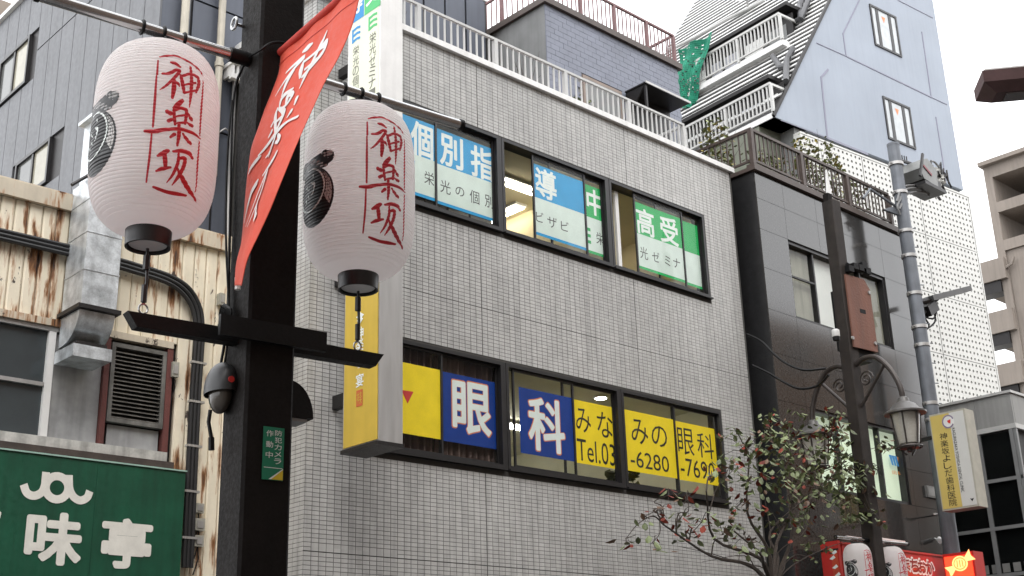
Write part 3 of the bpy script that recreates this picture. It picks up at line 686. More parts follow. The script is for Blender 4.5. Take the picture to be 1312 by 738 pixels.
for k in range(5): b.box(a0+.07*k, GY-.25, z0-.13, a0+.07*k+.03, GY-.01, z0+.02)
b.box(a0-.02, GY-.27, z0+.021, a0+.5, GY-.01, z0+.07); b.box(a0-.02, GY-.27, z0-.2, a0+.5, GY-.2, z0-.131); b.build('wall_bracket', M_WHITE, gb)
c = PG.at(298, 100); b = MB(); b.tube([(c.x, GY-.06, c.z+.25), (c.x, GY-.06, 6.9)], .03, 8); b.tube([(c.x-.25, GY-.03, 9.1), (c.x-.1, GY-.05, 9.25), (c.x, GY-.06, 9.2)], .012, 6); b.build('conduit', M_STEEL, gb)

# ---------------------------------------------------------------- rusty two storey house with the green sign
RY = 12.3; PR = PY(RY)
M_RUST = rusty('cream_siding', (.84, .76, .60), .46); M_RUST2 = rusty('rusted_trim', (.58, .51, .40), .62)
M_REDWOOD = mat('red_timber', (.12, .035, .03), .7, 0, .4, 8, .3, 50, stretch=.2)
hs_ = thing('rusty_house', 'old house with rust streaked cream siding, duct and louvre left of the pole', 'house', (4.5, RY, 0))
b = MB(); b.box(1.0, RY+.06, -.12, 7.72, 13.4, 7.0); b.build('wall', M_DARK, hs_)
def board(x, z0, z1):
    p = .151; b = MB(); e = .012
    b.prism([(x+.004, RY+.055, z0), (x+.004, RY+.012, z0), (x+e+.01, RY, z0), (x+p-e-.01, RY, z0), (x+p-.004, RY+.012, z0), (x+p-.004, RY+.055, z0)], (0, 0, z1-z0)); b.build('siding_board', M_RUST, hs_)
x = 2.6
while x < 7.68:
    lo = 3.0 if x > 6.42 else 5.74
    if lo > 5: board(x, 5.76, 6.50 if x < 5.0 else 6.99); 
    else: board(x, lo, 6.99)
    if x < 5.0: board(x, 6.62, 6.99)
    x += .151
b = MB(); b.box(1.0, RY-.06, 6.995, 7.74, RY+.2, 7.17); b.build('cornice', M_RUST2, hs_)
b = MB(); b.box(1.0, RY-.03, 7.171, 7.74, 13.4, 7.2); b.build('flashing', M_RUST2, hs_)
b = MB(); b.box(1.0, RY-.05, 5.68, 6.45, RY+.05, 5.755); b.build('lintel', M_RUST2, hs_)
b = MB(); b.box(1.0, RY-.02, 6.50, 5.1, RY+.05, 6.615); b.build('band', M_RUST2, hs_)
# cables and conduits across it
cb = thing('cable_bundle', 'black cable bundle bending down the cream siding beside the louvre', 'cable', (6.7, RY-.08, 4))
def zc_(x, y): p = PR.at(x, y); return (p.x, RY-.07, p.z)
b = MB()
for k in range(3):
    o = .045*k
    b.tube([(2.5, RY-.07, 6.58-o), (5.2, RY-.07, 6.58-o), (5.8, RY-.07, 6.56-o)]+spline([(5.8, RY-.07, 6.56-o), (6.3-o*.2, RY-.07, 6.52-o), (6.58-o*.7, RY-.07, 6.42-o), (6.74-o, RY-.07, 6.2-o*.5), (6.79-o, RY-.07, 5.9)], 5)[1:]+[(6.78-o, RY-.07, 5.2), (6.8-o, RY-.07, 3.3)], .026, 8)
b.build('cables', mat('black_rubber', (.015, .015, .016), .5), cb)
for z in (6.0, 5.55, 5.1, 4.6, 4.1, 3.6):
    b = MB(); b.box(6.66, RY-.1, z, 6.84, RY-.035, z+.025); b.build('clip', M_STEEL, cb)
# window, frosted panels, louvre
z0, z1 = 4.47, 5.675
b = MB(); b.box(3.4, RY+.02, z0, 3.5, RY+.055, z1); wl = b.build('window', M_STEEL, hs_)
b = MB(); b.box(3.5, RY+.03, z0+.05, 5.05, RY+.05, z1-.05); b.build('pane', flat('dark_pane', (.05, .06, .065), .1), wl)
b = MB(); b.box(3.5, RY-.015, 5.035, 5.04, RY+.028, 5.075); b.build('sash_rail', M_STEEL, wl)
b = MB(); b.box(5.045, RY-.02, z0+.04, 5.12, RY+.028, z1-.04); b.build('jamb', M_WHITE, wl)
b = MB(); b.box(3.5, RY-.02, z1-.045, 5.6, RY+.028, z1-.0); b.build('top_rail', M_STEEL, wl)
b = MB(); b.box(3.5, RY-.07, z0-.07, 6.44, RY+.028, z0+.035); b.build('sill', mat('worn_white', (.5, .49, .46), .6, 0, .3, 5, streak=.4), wl)
M_FROST = mat('frosted_pane', (.33, .335, .34), .35, 0, .3, 1.6, streak=.25)
b = MB(); b.box(5.125, RY+.01, z0+.04, 5.655, RY+.03, 5.62); b.build('frosted_pane', M_FROST, hs_)
b = MB(); b.box(5.77, RY+.01, z0+.04, 6.36, RY+.03, 4.74); b.build('frosted_pane', M_FROST, hs_)
for x0, x1 in ((5.66, 5.72), (6.385, 6.455)):
    b = MB(); b.box(x0, RY-.04, z0+.036, x1, RY+.05, 5.675); b.build('timber_post', M_REDWOOD, hs_)
lv = MB(); lx0, lx1, lz0, lz1 = 5.73, 6.375, 4.76, 5.63
lv.box(lx0, RY-.05, lz0, lx0+.045, RY+.03, lz1); lv.box(lx1-.045, RY-.05, lz0, lx1, RY+.03, lz1); lv.box(lx0+.045, RY-.05, lz0, lx1-.045, RY+.03, lz0+.045); lv.box(lx0+.045, RY-.05, lz1-.045, lx1-.045, RY+.03, lz1)
lv = lv.build('louvre', mat('weathered_frame', (.16, .155, .145), .55, .2, .4, 6, streak=.4), hs_)
b = MB(); b.box(lx0+.045, RY+.032, lz0+.045, lx1-.045, RY+.04, lz1-.045); b.build('louvre_back', M_DARK, lv)
sm = MB(); sm.prism([(0, -.04, 0), (0, .028, .035), (0, .028, .041), (0, -.04, .008)], (lx1-lx0-.092, 0, 0)); sm = sm.mesh('slat', mat('dirty_slat', (.17, .16, .145), .5, .3, .4, 6, streak=.5))
n = 17
for i in range(n): place('slat', sm, lv, (lx0+.046, RY, lz0+.05+(lz1-lz0-.11)*i/n))
# small fittings on the siding
for (x, y, w_, h_, lab) in ((281, 385, .07, .14, 'small grey outlet box high on the cream siding by the pole'), (221, 475, .08, .17, 'small grey junction box beside the red timber post'), (252, 652, .1, .1, 'upper beige meter box low on the cream siding'), (252, 673, .12, .13, 'middle beige meter box low on the cream siding'), (251, 694, .11, .12, 'lowest beige meter box low on the cream siding')):
    p = PR.at(x, y); t = thing('junction_box', lab, 'junction box', (p.x, RY, p.z), 'small boxes on the rusty house')
    b = MB(); b.box(p.x-w_/2, RY-.075, p.z-h_/2, p.x+w_/2, RY-.001, p.z+h_/2); b.build('box', mat('box_grey', (.36, .35, .30), .6, 0, .2, 6, streak=.3), t)
    b = MB(); b.box(p.x-w_*.3, RY-.083, p.z-h_*.3, p.x+w_*.3, RY-.076, p.z+h_*.3); b.build('cover', M_STEEL, t)
    b = MB(); b.tube([(p.x, RY-.04, p.z-h_/2), (p.x+.02, RY-.04, p.z-h_/2-.12), (p.x-.03, RY-.03, p.z-h_/2-.3)], .008, 5); b.build('lead', M_DARK, t)
# galvanised duct
M_GALV = mat('galvanised', (.60, .635, .66), .36, .5, .42, 7, .06, 30, streak=.15)
dc = thing('exhaust_duct', 'galvanised exhaust duct with an elbow hood on the rusty house', 'duct', (5.45, RY, 5.4))
dx0, dx1, dy0, dy1 = 5.13, 5.79, RY-.5, RY-.04
q = [PY(RY-.5).az(158, 285)[0], PY(RY-.5).az(113, 285)[0]]
dx0, dx1 = q[1], q[0]
zt = 7.25
b = MB(); b.box(dx0, dy0, 5.82, dx1, dy1, zt); du = b.build('riser', M_GALV, dc)
for z in (6.2, 6.62, 7.0):
    b = MB(); b.box(dx0-.006, dy0-.006, z, dx1+.006, dy1, z+.014); b.build('seam', M_GALV, du)
b = MB(); b.box(dx0-.04, dy0-.04, 5.775, dx1+.04, dy1+.02, 5.818); b.build('collar', M_DARK, dc)
b = MB(); n = 8; pr = []
for i in range(n+1):
    a = math.pi/2*i/n; pr.append((dy0+.02+.42*(1-math.cos(a))*.9, 5.77-.32*math.sin(a)))
pts = [(dx0+.0, y, z) for y, z in pr]+[(dx0, dy1, 5.45), (dx0, dy1, 5.77)]
b.prism(pts, (dx1-dx0, 0, 0)); b.build('elbow', M_GALV, dc, True)
b = MB(); b.box(dx0-.03, dy0+.02, 5.27, dx1+.0, dy1, 5.40); b.build('hood', M_GALV, dc)
b = MB(); b.box(dx0+.02, dy0+.06, 5.40, dx1-.04, dy1, 5.449); b.build('throat', M_DARK, dc)
b = MB(); b.box(dx0+.05, RY-.42, zt, dx1-.35, RY-.1, 8.0); b.box(dx0-.02, RY-.46, 8.0, dx1-.3, RY-.06, 8.04); b.build('flue', M_GALV, dc)
b = MB(); b.tube([(dx0-.13, RY-.3, 7.18), (dx0+.06, RY-.3, 7.36)], .02, 6); b.build('stay', M_DARK, dc)
# green shop sign
M_SIGNG = mat('sign_green_paint', (.003, .068, .034), .45, 0, .22, 2.5, streak=.25)
sg = thing('shop_sign', 'large green shop board with white characters under the windows', 'sign', (5, RY-.2, 3.2))
gx1 = 6.69; GS = PY(RY-.22); p = GS.az(238, 605); gx1 = p[0]; gz1 = p[1]; ps = GS.az(160, 597)[0]
xs = [1.5, GS.az(125, 600)[0], gx1]
for i in range(2):
    b = MB(); b.box(xs[i]+.001, RY-.22, 3.0, xs[i+1]-.001, RY-.002, gz1); b.build('board', M_SIGNG, sg)
b = MB(); b.box(1.5, RY-.235, gz1+.001, gx1+.01, RY-.0, gz1+.016); b.build('edge_trim', mat('pale_green_trim', (.3, .45, .38)), sg)
b = MB(); b.box(1.5, RY-.12, gz1+.02, 6.5, RY-.0, z0-.075); b.build('eave', mat('eave_timber', (.05, .035, .03), .8, 0, .4, 7), sg)
M_SIGNW = mat('sign_white', (.70, .68, .62), .5, 0, .1, 8)
b = MB(); o6 = (0, 580, 4.67)
write(b, GS, '味', 320/4.67, 580+514/4.67, 345/4.67, 320/4.67, .006, .040); b.build('character', M_SIGNW, sg)
b = MB(); write(b, GS, '亭', 755/4.67, 580+545/4.67, 308/4.67, 304/4.67, .006, .040); b.build('character', M_SIGNW, sg)
b = MB(); poly(b, GS, [GS.az(-14, 648), GS.az(-3, 652), GS.az(1.6, 657), GS.az(0, 664), GS.az(-14, 662)], .004); b.build('character', M_SIGNW, sg)
b = MB(); c = GS.az(340/4.67, 580+210/4.67)
def gs(x, y, o): a, z = GS.az(x/4.67, 580+y/4.67); return a, z
ring = []
u = (gs(440, 232, 0)[0]-gs(240, 190, 0)[0])/200
def strokepx(pts, hw, off): stroke(b, [(*gs(x, y, 0), hw*u) for x, y in pts], lambda a, z: GS.pt(a, z, off), cap=False, n=9)
strokepx([(275, 116), (272, 150), (266, 200), (245, 240), (200, 258), (160, 240), (140, 190)], 23, .004)
strokepx([(412, 134), (412, 170), (416, 220), (440, 265), (480, 286), (520, 268), (536, 230)], 23, .0045)
n = 28; a0, zc0 = c; R1, R0 = 90*u, 43*u
vs = []
for i in range(n):
    t = 2*math.pi*i/n
    for r in (R1, R0): vs.append(GS.pt(a0+r*math.cos(t), zc0+r*math.sin(t), .005))
b.add(vs, [(2*i, 2*((i+1) % n), 2*((i+1) % n)+1, 2*i+1) for i in range(n)])
b.build('crest', M_SIGNW, sg)
# ---------------------------------------------------------------- lantern pole on the near kerb
YAW = math.radians(-6); E1 = Vector((math.cos(YAW), math.sin(YAW), 0)); E2 = Vector((-math.sin(YAW), math.cos(YAW), 0)); UZ_ = Vector((0, 0, 1))
M_POLE = mat('brown_pole_paint', (.0085, .0065, .0058), .7, .0, .3, 7, .12, 120, streak=.2, spec=.16)
M_BLACK = mat('black_steel', (.004, .004, .0045), .55, .0, .25, 9, .1, 90, spec=.25)
M_CHROME = mat('steel_tube', (.42, .42, .42), .2, .9, .12, 8)
PC = Vector((2.62, 4.245, 0))
def L(c, a, e, z): return c+E1*a+E2*e+UZ_*z
def pole_frame(c, top, name_label, paint=None):
    t = thing('lantern_pole', name_label, 'street pole', c, 'brown square street poles')
    b = MB(); h = .105; k = .012
    ring = [(-h+k, -h), (h-k, -h), (h, -h+k), (h, h-k), (h-k, h), (-h+k, h), (-h, h-k), (-h, -h+k)]
    b.prism([L(c, x, y, 0) for x, y in ring], (0, 0, top)); b.build('post', paint or M_POLE, t)
    b = MB(); b.obox(L(c, 0, 0, .02), E1*.2, E2*.2, (0, 0, .02)); b.build('base_plate', M_BLACK, t)
    return t
def hang_bars(t, c, zb, za, k=1.):
    b = MB(); b.tube([L(c, -1.03*k, 0, zb), L(c, 1.01*k, 0, zb)], .024, 14); b.build('hanging_bar', M_CHROME, t, True)
    for s in (-1, 1):
        b = MB(); b.tube([L(c, s*.108, 0, zb), L(c, s*.2, 0, zb)], .032, 14); b.build('bar_socket', M_BLACK, t, True)
        b = MB(); b.tube([L(c, s*1.01*k, 0, zb), L(c, s*1.03*k, 0, zb)], .029, 14); b.build('bar_cap', M_BLACK, t, True)
        # lower arm: a folded plate with a slanting end
        b = MB(); P = [L(c, s*.11, -.03, za-.03), L(c, s*.53*k, -.03, za-.03), L(c, s*.57*k, -.03, za+.028), L(c, s*.11, -.03, za+.028)]
        b.prism(P, E2*.055); b.build('arm', M_BLACK, t)
        b = MB(); P = [L(c, s*.106, -.075, za-.045), L(c, s*.235, -.075, za-.045), L(c, s*.235, -.075, za+.05), L(c, s*.106, -.075, za+.05)]; b.prism(P, E2*.145)
        for q in (.14, .2):
            b = MB(); p_ = L(c, s*q, -.075, za+.025); b.tube([p_, p_-E2*.012], .009, 6); b.build('bolt', M_CHROME, t); b.build('clamp_block', M_BLACK, t)
    b = MB(); b.obox(L(c, 0, -.118, za+.005), E1*.235, E2*.011, (0, 0, .042)); b.build('clamp_plate', M_BLACK, t)
pole = pole_frame(PC, 7.6, 'dark brown square pole with two arms between the big lanterns')
hang_bars(pole, PC, 4.385, 3.112)
# eye bolt, loose cables
b = MB(); cc = L(PC, -.108, .0, 4.80)
PPW = Plane(L(PC, -.106, 0, 0), -E2, E1)
ce = PPW.at(312, 34)
b.tube([ce+E2*.0-E1*.0, ce-E1*.04], .008, 6); r_ = []
for i in range(17):
    t_ = 2*math.pi*i/16; r_.append(ce-E1*.045+Vector((0, 0, .028*math.sin(t_)))+E2*(.028*math.cos(t_)))
b.tube(r_, .006, 6, cap=False); b.build('eye_bolt', M_CHROME, pole, True)
cw = MB()
PFL = Plane(L(PC, 0, -.11, 0), E1, E2)
def pf(x, y, o=.012): return PFL.at(x, y)-E2*o
pts = [pf(372, 62), pf(360, 56), pf(345, 57), pf(333, 65)]+[PPW.at(x, y)-E1*.015 for x, y in ((322, 76), (313, 92), (306, 112), (302, 150), (300, 230), (298, 330), (296, 400), (292, 440), (287, 470), (284, 495), (292, 515))]
S = spline([tuple(p) for p in pts], 4); cw.tube(S, .006, 6)
pts = [PPW.at(x, y)-E1*.02 for x, y in ((303, 130), (297, 200), (295, 300), (299, 395), (297, 440), (293, 470), (286, 500), (290, 520))]
cw.tube(spline([tuple(p) for p in pts], 4), .005, 6); cw.build('loose_cable', M_BLACK, pole, True, kind='stuff')
b = MB(); c_ = PPW.at(300, 405)-E1*.03
for k in range(5):
    r_ = [c_+E2*(.035*math.cos(2*math.pi*i/10)+.01*k)+UZ_*(.03*math.sin(2*math.pi*i/10)+.006*k) for i in range(11)]; b.tube(r_, .006, 5, cap=False)
b.build('cable_coil', M_BLACK, pole, True, kind='stuff')
# camera notice
PN = Plane(L(PC, 0, -.106, 0), E1, E2)
x0, z1 = PN.az(337.5, 546); x1, z0 = PN.az(362, 616.5)
nt_ = thing('camera_notice', 'small green notice sticker with white characters low on the brown pole', 'notice', PN.pt((x0+x1)/2, z0))
b = MB(); rect(b, PN, x0, x1, z0, z1, .003, t=.0025); b.build('plate', flat('notice_green', (.012, .20, .11), .35), nt_)
b = MB(); zs = z0+(z1-z0)*.235
poly(b, PN, [(x0+(x1-x0)*.42, z0+.002), (x1-.002, z0+.002), (x1-.002, zs-.006)], .0045); b.build('corner', flat('notice_yellow', (.72, .52, .03)), nt_)
b = MB(); W_ = x1-x0; H_ = z1-zs
for i, ch in enumerate('防犯カメラ'): write_az(b, PN, ch, x0+W_*.54, x0+W_*.88, z1-H_*(.21+.175*i), z1-H_*(.07+.175*i), .005, .008)
for ch, f in (('作', .09), ('動', .36), ('中', .62)): write_az(b, PN, ch, x0+W_*.13, x0+W_*.47, z1-H_*(f+.155), z1-H_*f, .005, .008)
rect(b, PN, x0+W_*.06, x1-W_*.06, zs-.003, zs-.0005, .005)
poly(b, PN, [(x0+W_*.3, z0+.002), (x0+W_*.42, z0+.002), (x1-.002, zs-.006), (x1-.002, zs-.002)], .005); b.build('lettering', M_LWHITE, nt_)
# dome camera on the left face, hooded lamp on the right face
cc = PPW.at(291, 500)-E1*.005
dm = thing('security_camera', 'grey hooded security camera on the left face of the brown pole', 'camera', cc)
b = MB(); n = 14
def ell(mb, c, ax, ay, az_, n=12, t0=0., t1=math.pi, m=0):
    o = len(mb.v); c = Vector(c)
    for i in range(n+1):
        t = t0+(t1-t0)*i/n
        for j in range(2*n):
            p = math.pi*j/n; mb.v.append(c+ax*(math.sin(t)*math.cos(p))+ay*(math.sin(t)*math.sin(p))+az_*math.cos(t))
    for i in range(n):
        for j in range(2*n): mb.f.append([o+i*2*n+j, o+i*2*n+(j+1) % (2*n), o+(i+1)*2*n+(j+1) % (2*n), o+(i+1)*2*n+j]); mb.m.append(m)
hc = cc-E1*.022
ell(b, hc, E1*.062, E2*.095, UZ_*.11, 12, 0, math.pi*.56); b.build('hood', mat('camera_grey', (.04, .041, .043), .4, .1, .2, 9), dm, True)
b = MB(); ell(b, hc-UZ_*.02, E1*.044, E2*.066, UZ_*.08, 10, math.pi*.3, math.pi); b.build('dome', flat('smoked_dome', (.085, .075, .065), .15), dm, True)
b = MB(); b.obox(cc-E1*.01, E1*.012, E2*.05, UZ_*.06); b.build('mount', M_BLACK, dm)
b = MB(); q = hc-E2*.092+UZ_*.02; b.tube([q-E2*.001, q-E2*.006], .013, 12); b.build('red_dot', M_RED, dm)
b = MB(); b.tube([hc-UZ_*.09-E1*.04, hc-UZ_*.14-E1*.045, hc-UZ_*.2-E1*.03], .008, 6); b.tube([hc-UZ_*.2-E1*.03, hc-UZ_*.25-E1*.027], .012, 6); b.build('lead', M_BLACK, dm, True)
PE = Plane(L(PC, .106, 0, 0), E2, E1)
hl = thing('hooded_lamp', 'small black quarter round lamp hood on the right face of the brown pole', 'lamp', L(PC, .12, 0, 3.0))
cz = PN.az(378, 505)[1]; b = MB(); pr = []
for i in range(9):
    t_ = math.pi/2*i/8; pr.append((.108+.11*math.sin(t_), cz+.07-.15*(1-math.cos(t_))*1.0))
P = [L(PC, a, -.06, z) for a, z in pr]+[L(PC, .108, -.06, cz-.08)]
b.prism(P, E2*.12); b.build('hood', M_BLACK, hl, True)
b = MB(); b.obox(L(PC, .155, 0, cz-.088), E1*.04, E2*.05, (0, 0, .006)); b.build('lens', M_FROST, hl)

# ---------------------------------------------------------------- paper style lanterns
LST = [[(-21.5,0.249,0.0034),(-13.8,0.2608,0.0043),(-4.9,0.2672,0.0043),(10.3,0.252,0.0043),(18.5,0.2365,0.0043),(22.5,0.2207,0.0024)],[(-23.0,0.2289,0.0029),(-22.9,0.1649,0.0038)],[(-23.3,0.1574,0.0029),(-23.2,0.0454,0.0043),(-23.2,-0.0651,0.0034)],[(-23.8,-0.0956,0.0029),(-24.3,-0.1946,0.0038),(-25.8,-0.2894,0.0029)],[(22.6,0.1945,0.0024),(21.5,0.0756,0.0043),(21.4,-0.0523,0.0029)],[(21.3,-0.0767,0.0029),(21.5,-0.1857,0.0038),(25.0,-0.2844,0.0024)],[(-19.1,-0.3049,0.0038),(-6.7,-0.3153,0.0053),(5.5,-0.3143,0.0058),(15.9,-0.3099,0.0029)],[(-11.5,0.2299,0.0034),(-7.9,0.2293,0.0067),(-2.7,0.2182,0.0048)],[(-18.4,0.1705,0.0038),(-12.1,0.1777,0.0062),(-6.1,0.1989,0.0058),(-3.1,0.1962,0.0058),(-7.9,0.1592,0.0053),(-14.4,0.1196,0.0043),(-19.4,0.0982,0.0019)],[(-7.9,0.1613,0.0048),(-7.4,0.1162,0.0082),(-8.3,0.0708,0.0048)],[(-7.4,0.1495,0.0038),(-4.0,0.1392,0.0053),(-2.6,0.1288,0.0029)],[(-1.8,0.179,0.0048),(0.2,0.1456,0.0072),(2.3,0.1053,0.0053)],[(-0.9,0.176,0.0048),(7.2,0.1987,0.0053),(15.1,0.1999,0.0067),(17.1,0.1702,0.0072),(14.1,0.127,0.0043)],[(1.7,0.1407,0.0038),(13.4,0.1677,0.0043)],[(2.3,0.1053,0.0038),(13.1,0.1323,0.0043)],[(7.9,0.2323,0.0048),(9.0,0.1745,0.0067),(8.9,0.1133,0.0062),(8.1,0.0505,0.0019)],[(1.0,0.0699,0.0067),(-3.3,0.045,0.0087),(-6.7,0.0276,0.0038)],[(-6.2,0.0203,0.0048),(-5.4,-0.0088,0.0058),(-4.3,-0.0395,0.0048)],[(-6.1,0.0175,0.0048),(0.8,0.0363,0.0058),(5.5,0.029,0.0067),(4.9,-0.0261,0.0048)],[(-4.2,-0.0066,0.0038),(3.6,0.0088,0.0038)],[(-4.2,-0.0365,0.0038),(4.9,-0.0214,0.0043)],[(-11.9,0.0081,0.0077),(-9.1,0.0019,0.0087)],[(-10.2,-0.0319,0.0067),(-7.2,-0.0213,0.0058)],[(7.4,0.0182,0.0048),(10.9,0.0002,0.0072)],[(7.1,-0.0193,0.0048),(11.8,-0.0257,0.0067)],[(-29.7,-0.0858,0.0048),(-22.1,-0.0845,0.0082),(-10.8,-0.0688,0.0062),(2.1,-0.055,0.0067),(12.7,-0.0553,0.0058),(21.6,-0.0646,0.0038)],[(-0.9,-0.0328,0.0053),(-0.2,-0.0799,0.0067),(-1.1,-0.1281,0.0038)],[(-4.3,-0.0835,0.0067),(-7.6,-0.0991,0.0043)],[(3.5,-0.0724,0.0038),(6.8,-0.089,0.0067),(11.4,-0.1033,0.0062)],[(-17.2,-0.1845,0.0048),(-13.1,-0.173,0.0087),(-9.0,-0.1571,0.0067)],[(-12.0,-0.165,0.0067),(-10.6,-0.2008,0.0077),(-9.8,-0.2309,0.0053)],[(-17.6,-0.2457,0.0038),(-12.2,-0.2334,0.0067),(-5.3,-0.2231,0.0038)],[(-4.2,-0.1565,0.0043),(3.7,-0.1458,0.0077),(10.5,-0.1462,0.0087),(15.0,-0.1621,0.0043)],[(0.8,-0.1603,0.0038),(0.8,-0.1995,0.0058),(-2.6,-0.2493,0.0048),(-6.9,-0.282,0.0019)],[(0.3,-0.1846,0.0038),(6.8,-0.1716,0.0067),(6.6,-0.2083,0.0067),(2.5,-0.2548,0.0058),(-1.7,-0.2887,0.0019)],[(0.2,-0.2179,0.0038),(7.9,-0.2579,0.0087),(17.0,-0.2886,0.0077),(30.9,-0.3157,0.0019)]]
ZB_, ZT_, RL = 3.488, 4.295, .25
ZMD = (ZB_+ZT_)/2; HL = (ZT_-ZB_)/2
def prof(z):
    t = min(1, abs(z/HL)); return .085+(RL-.085)*math.sqrt(max(0, 1-t**4.1))
NR = 54
def ribbed(z): return prof(z)-.0042*(1-abs(math.sin(math.pi*NR*(z/HL+1)/2)))**2.2*min(1, (1-abs(z/HL))*12)
M_LAN = mat('lantern_white', (.92, .895, .89), .42, 0, .05, 5)
ln = M_LAN.node_tree; tr_ = ln.nodes.new('ShaderNodeBsdfTranslucent'); tr_.inputs[0].default_value = (.97, .945, .94, 1); mx_ = ln.nodes.new('ShaderNodeMixShader'); mx_.inputs[0].default_value = .6
ln.links.new(ln.nodes['Principled BSDF'].outputs[0], mx_.inputs[1]); ln.links.new(tr_.outputs[0], mx_.inputs[2]); ln.links.new(mx_.outputs[0], ln.nodes['Material Output'].inputs[0])
bs = ln.nodes['Principled BSDF']; bs.inputs['Subsurface Weight'].default_value = 0; bs.inputs['Subsurface Radius'].default_value = (.03, .02, .018); bs.inputs['Subsurface Scale'].default_value = .6
M_LRED = flat('lantern_red', (.56, .02, .035), .45); M_LBLK = flat('lantern_black', (.018, .018, .02), .45); M_HATCH = flat('lantern_hatch', (.62, .60, .59), .5)
def surf(deg, z, off):
    r = ribbed(z)+off; t = math.radians(deg); return E1*(r*math.sin(t))-E2*(r*math.cos(t))+UZ_*z
def make_lantern():
    t = thing('paper_lantern', 'big white ribbed lantern with red brush characters hanging left of the brown pole', 'lantern', (0, 0, 0), 'white festival lanterns')
    b = MB(); pr = []; n = NR*5
    for i in range(n+1):
        z = -HL+2*HL*i/n; pr.append((ribbed(z), z))
    b.lathe(pr, (0, 0, 0), 72); b.build('shade', M_LAN, t, True)
    b = MB(); b.lathe([(.02, -HL-.04), (.079, -HL-.04), (.080, -HL-.066), (.088, -HL-.066), (.090, -HL-.0), (.03, -HL+.004)], (0, 0, 0), 32); b.build('bottom_cap', M_LBLK, t, True)
    b = MB(); b.lathe([(.03, -HL-.056), (.074, -HL-.054), (.074, -HL-.044), (.02, -HL-.044)], (0, 0, 0), 24); b.build('cap_disc', mat('cap_grey', (.75, .75, .75), .5), t, True)
    b = MB(); b.lathe([(.084, HL-.003), (.088, HL), (.088, HL+.022), (.07, HL+.024)], (0, 0, 0), 32); b.build('top_cap', M_LBLK, t, True)
    b = MB()
    for i in range(3):
        a = 2*math.pi*i/3+.4; r_ = .04; b.tube([Vector((.06*math.cos(a), .06*math.sin(a), HL+.02)), Vector((.03*math.cos(a), .03*math.sin(a), HL+.06)), Vector((0, 0, .385+.1))], .003, 5)
    b.build('hanger', M_LBLK, t)
    k = 180/math.pi/RL
    b = MB(); o = .0008
    for i, s in enumerate(LST):
        oo = .0012+.00006*i; stroke(b, [(d/k, z, h*1.18) for d, z, h in s], lambda x, z: surf(x*k, z, oo), n=max(10, int(max(abs(p[1]-q[1]) for p, q in zip(s, s[1:]))/.0026)))
    b.build('characters', M_LRED, t)
    def mark(c0):
        def sf(o): return lambda x, z: surf(c0+x*k, z-.057, o)
        def blob(mb, pts, o):      # a filled outline, cut into fine strips so it follows the ribs
            zs = [p[1] for p in pts]; z0, z1 = min(zs), max(zs); n = 70; prev = None
            for i in range(n+1):
                z = z0+(z1-z0)*(i+.0)/n; z = min(max(z, z0+1e-5), z1-1e-5); xs = []
                for a, c in zip(pts, pts[1:]+pts[:1]):
                    if (a[1]-z)*(c[1]-z) < 0: xs.append(a[0]+(c[0]-a[0])*(z-a[1])/(c[1]-a[1]))
                if len(xs) < 2: continue
                row = [(min(xs)+(max(xs)-min(xs))*j/8, z) for j in range(9)]
                if prev:
                    for j in range(8): mb.add([sf(o)(*prev[j]), sf(o)(*prev[j+1]), sf(o)(*row[j+1]), sf(o)(*row[j])], [(0, 1, 2, 3)])
                prev = row
        def oval(cx, cz, rx, rz, n=40): return [(cx+rx*math.cos(2*math.pi*i/n), cz+rz*math.sin(2*math.pi*i/n)) for i in range(n)]
        ink = MB()
        blob(ink, oval(.022, -.04, .118, .137), .001)
        stroke(ink, [(-.1, .122, .030), (-.075, .116, .038), (-.02, .112, .036), (.05, .117, .037), (.095, .128, .040), (.105, .130, .034)], sf(.0011), n=8)
        blob(ink, [(-.07, .05), (-.075, .12), (.0, .12), (.02, .08), (.0, .04)], .0012)
        blob(ink, oval(-.005, 0, .088, .092), .0022)
        ink.build('mark', M_LBLK, t)
        wt = MB()
        hp = [(.03+.1*math.cos(a), -.035+.122*math.sin(a)) for a in [math.radians(-28+i*6) for i in range(17)]]
        hq = [(.0+.1*math.cos(a), 0+.102*math.sin(a)) for a in [math.radians(62-i*7) for i in range(14)]]
        blob(wt, hp+hq, .0015); wt.build('mark_hatching', M_HATCH, t)
        dk = MB()
        for i in range(9):
            a = math.radians(-26+11*i); stroke(dk, [(.1*math.cos(a)+.0, .1*math.sin(a), .0012), (.03+.1*math.cos(a-.12), -.035+.122*math.sin(a-.12), .0012)], sf(.0018), n=5, k=1, cap=False)
        for q in (.35, .7):
            stroke(dk, [((1-q)*.1*math.cos(a)+q*(.03+.1*math.cos(a)), (1-q)*.1*math.sin(a)+q*(-.035+.122*math.sin(a)), .001) for a in [math.radians(-24+i*10) for i in range(9)]], sf(.0019), n=3, k=1, cap=False)
        dk.build('mark_lines', M_LBLK, t)
        rg = MB(); stroke(rg, [(-.003+.094*math.cos(a), .098*math.sin(a), .0042) for a in [math.radians(100-i*12) for i in range(22)]], sf(.0027), n=4, k=1)
        stroke(rg, [(.012, .03, .004), (.03, .022, .006), (.028, 0, .004), (.016, -.025, .003)], sf(.003), n=5, k=1)
        for x, z, r_ in ((.02, .06, .004), (-.012, -.028, .004), (-.03, .02, .005), (-.035, -.045, .005), (-.01, .005, .003)): stroke(rg, [(x, z-.004, r_), (x+.002, z+.006, r_*.8)], sf(.0032), n=3, k=1)
        rg.build('mark_ring', M_LWHITE, t)
    mark(-88)
    return t
lan = make_lantern()
lp1 = L(PC, -.5, 0, ZMD); lp2 = L(PC, .455, 0, ZMD); lan.location = lp1
lan2 = dup(lan, lp2, 'big white ribbed lantern with red brush characters hanging right of the brown pole')
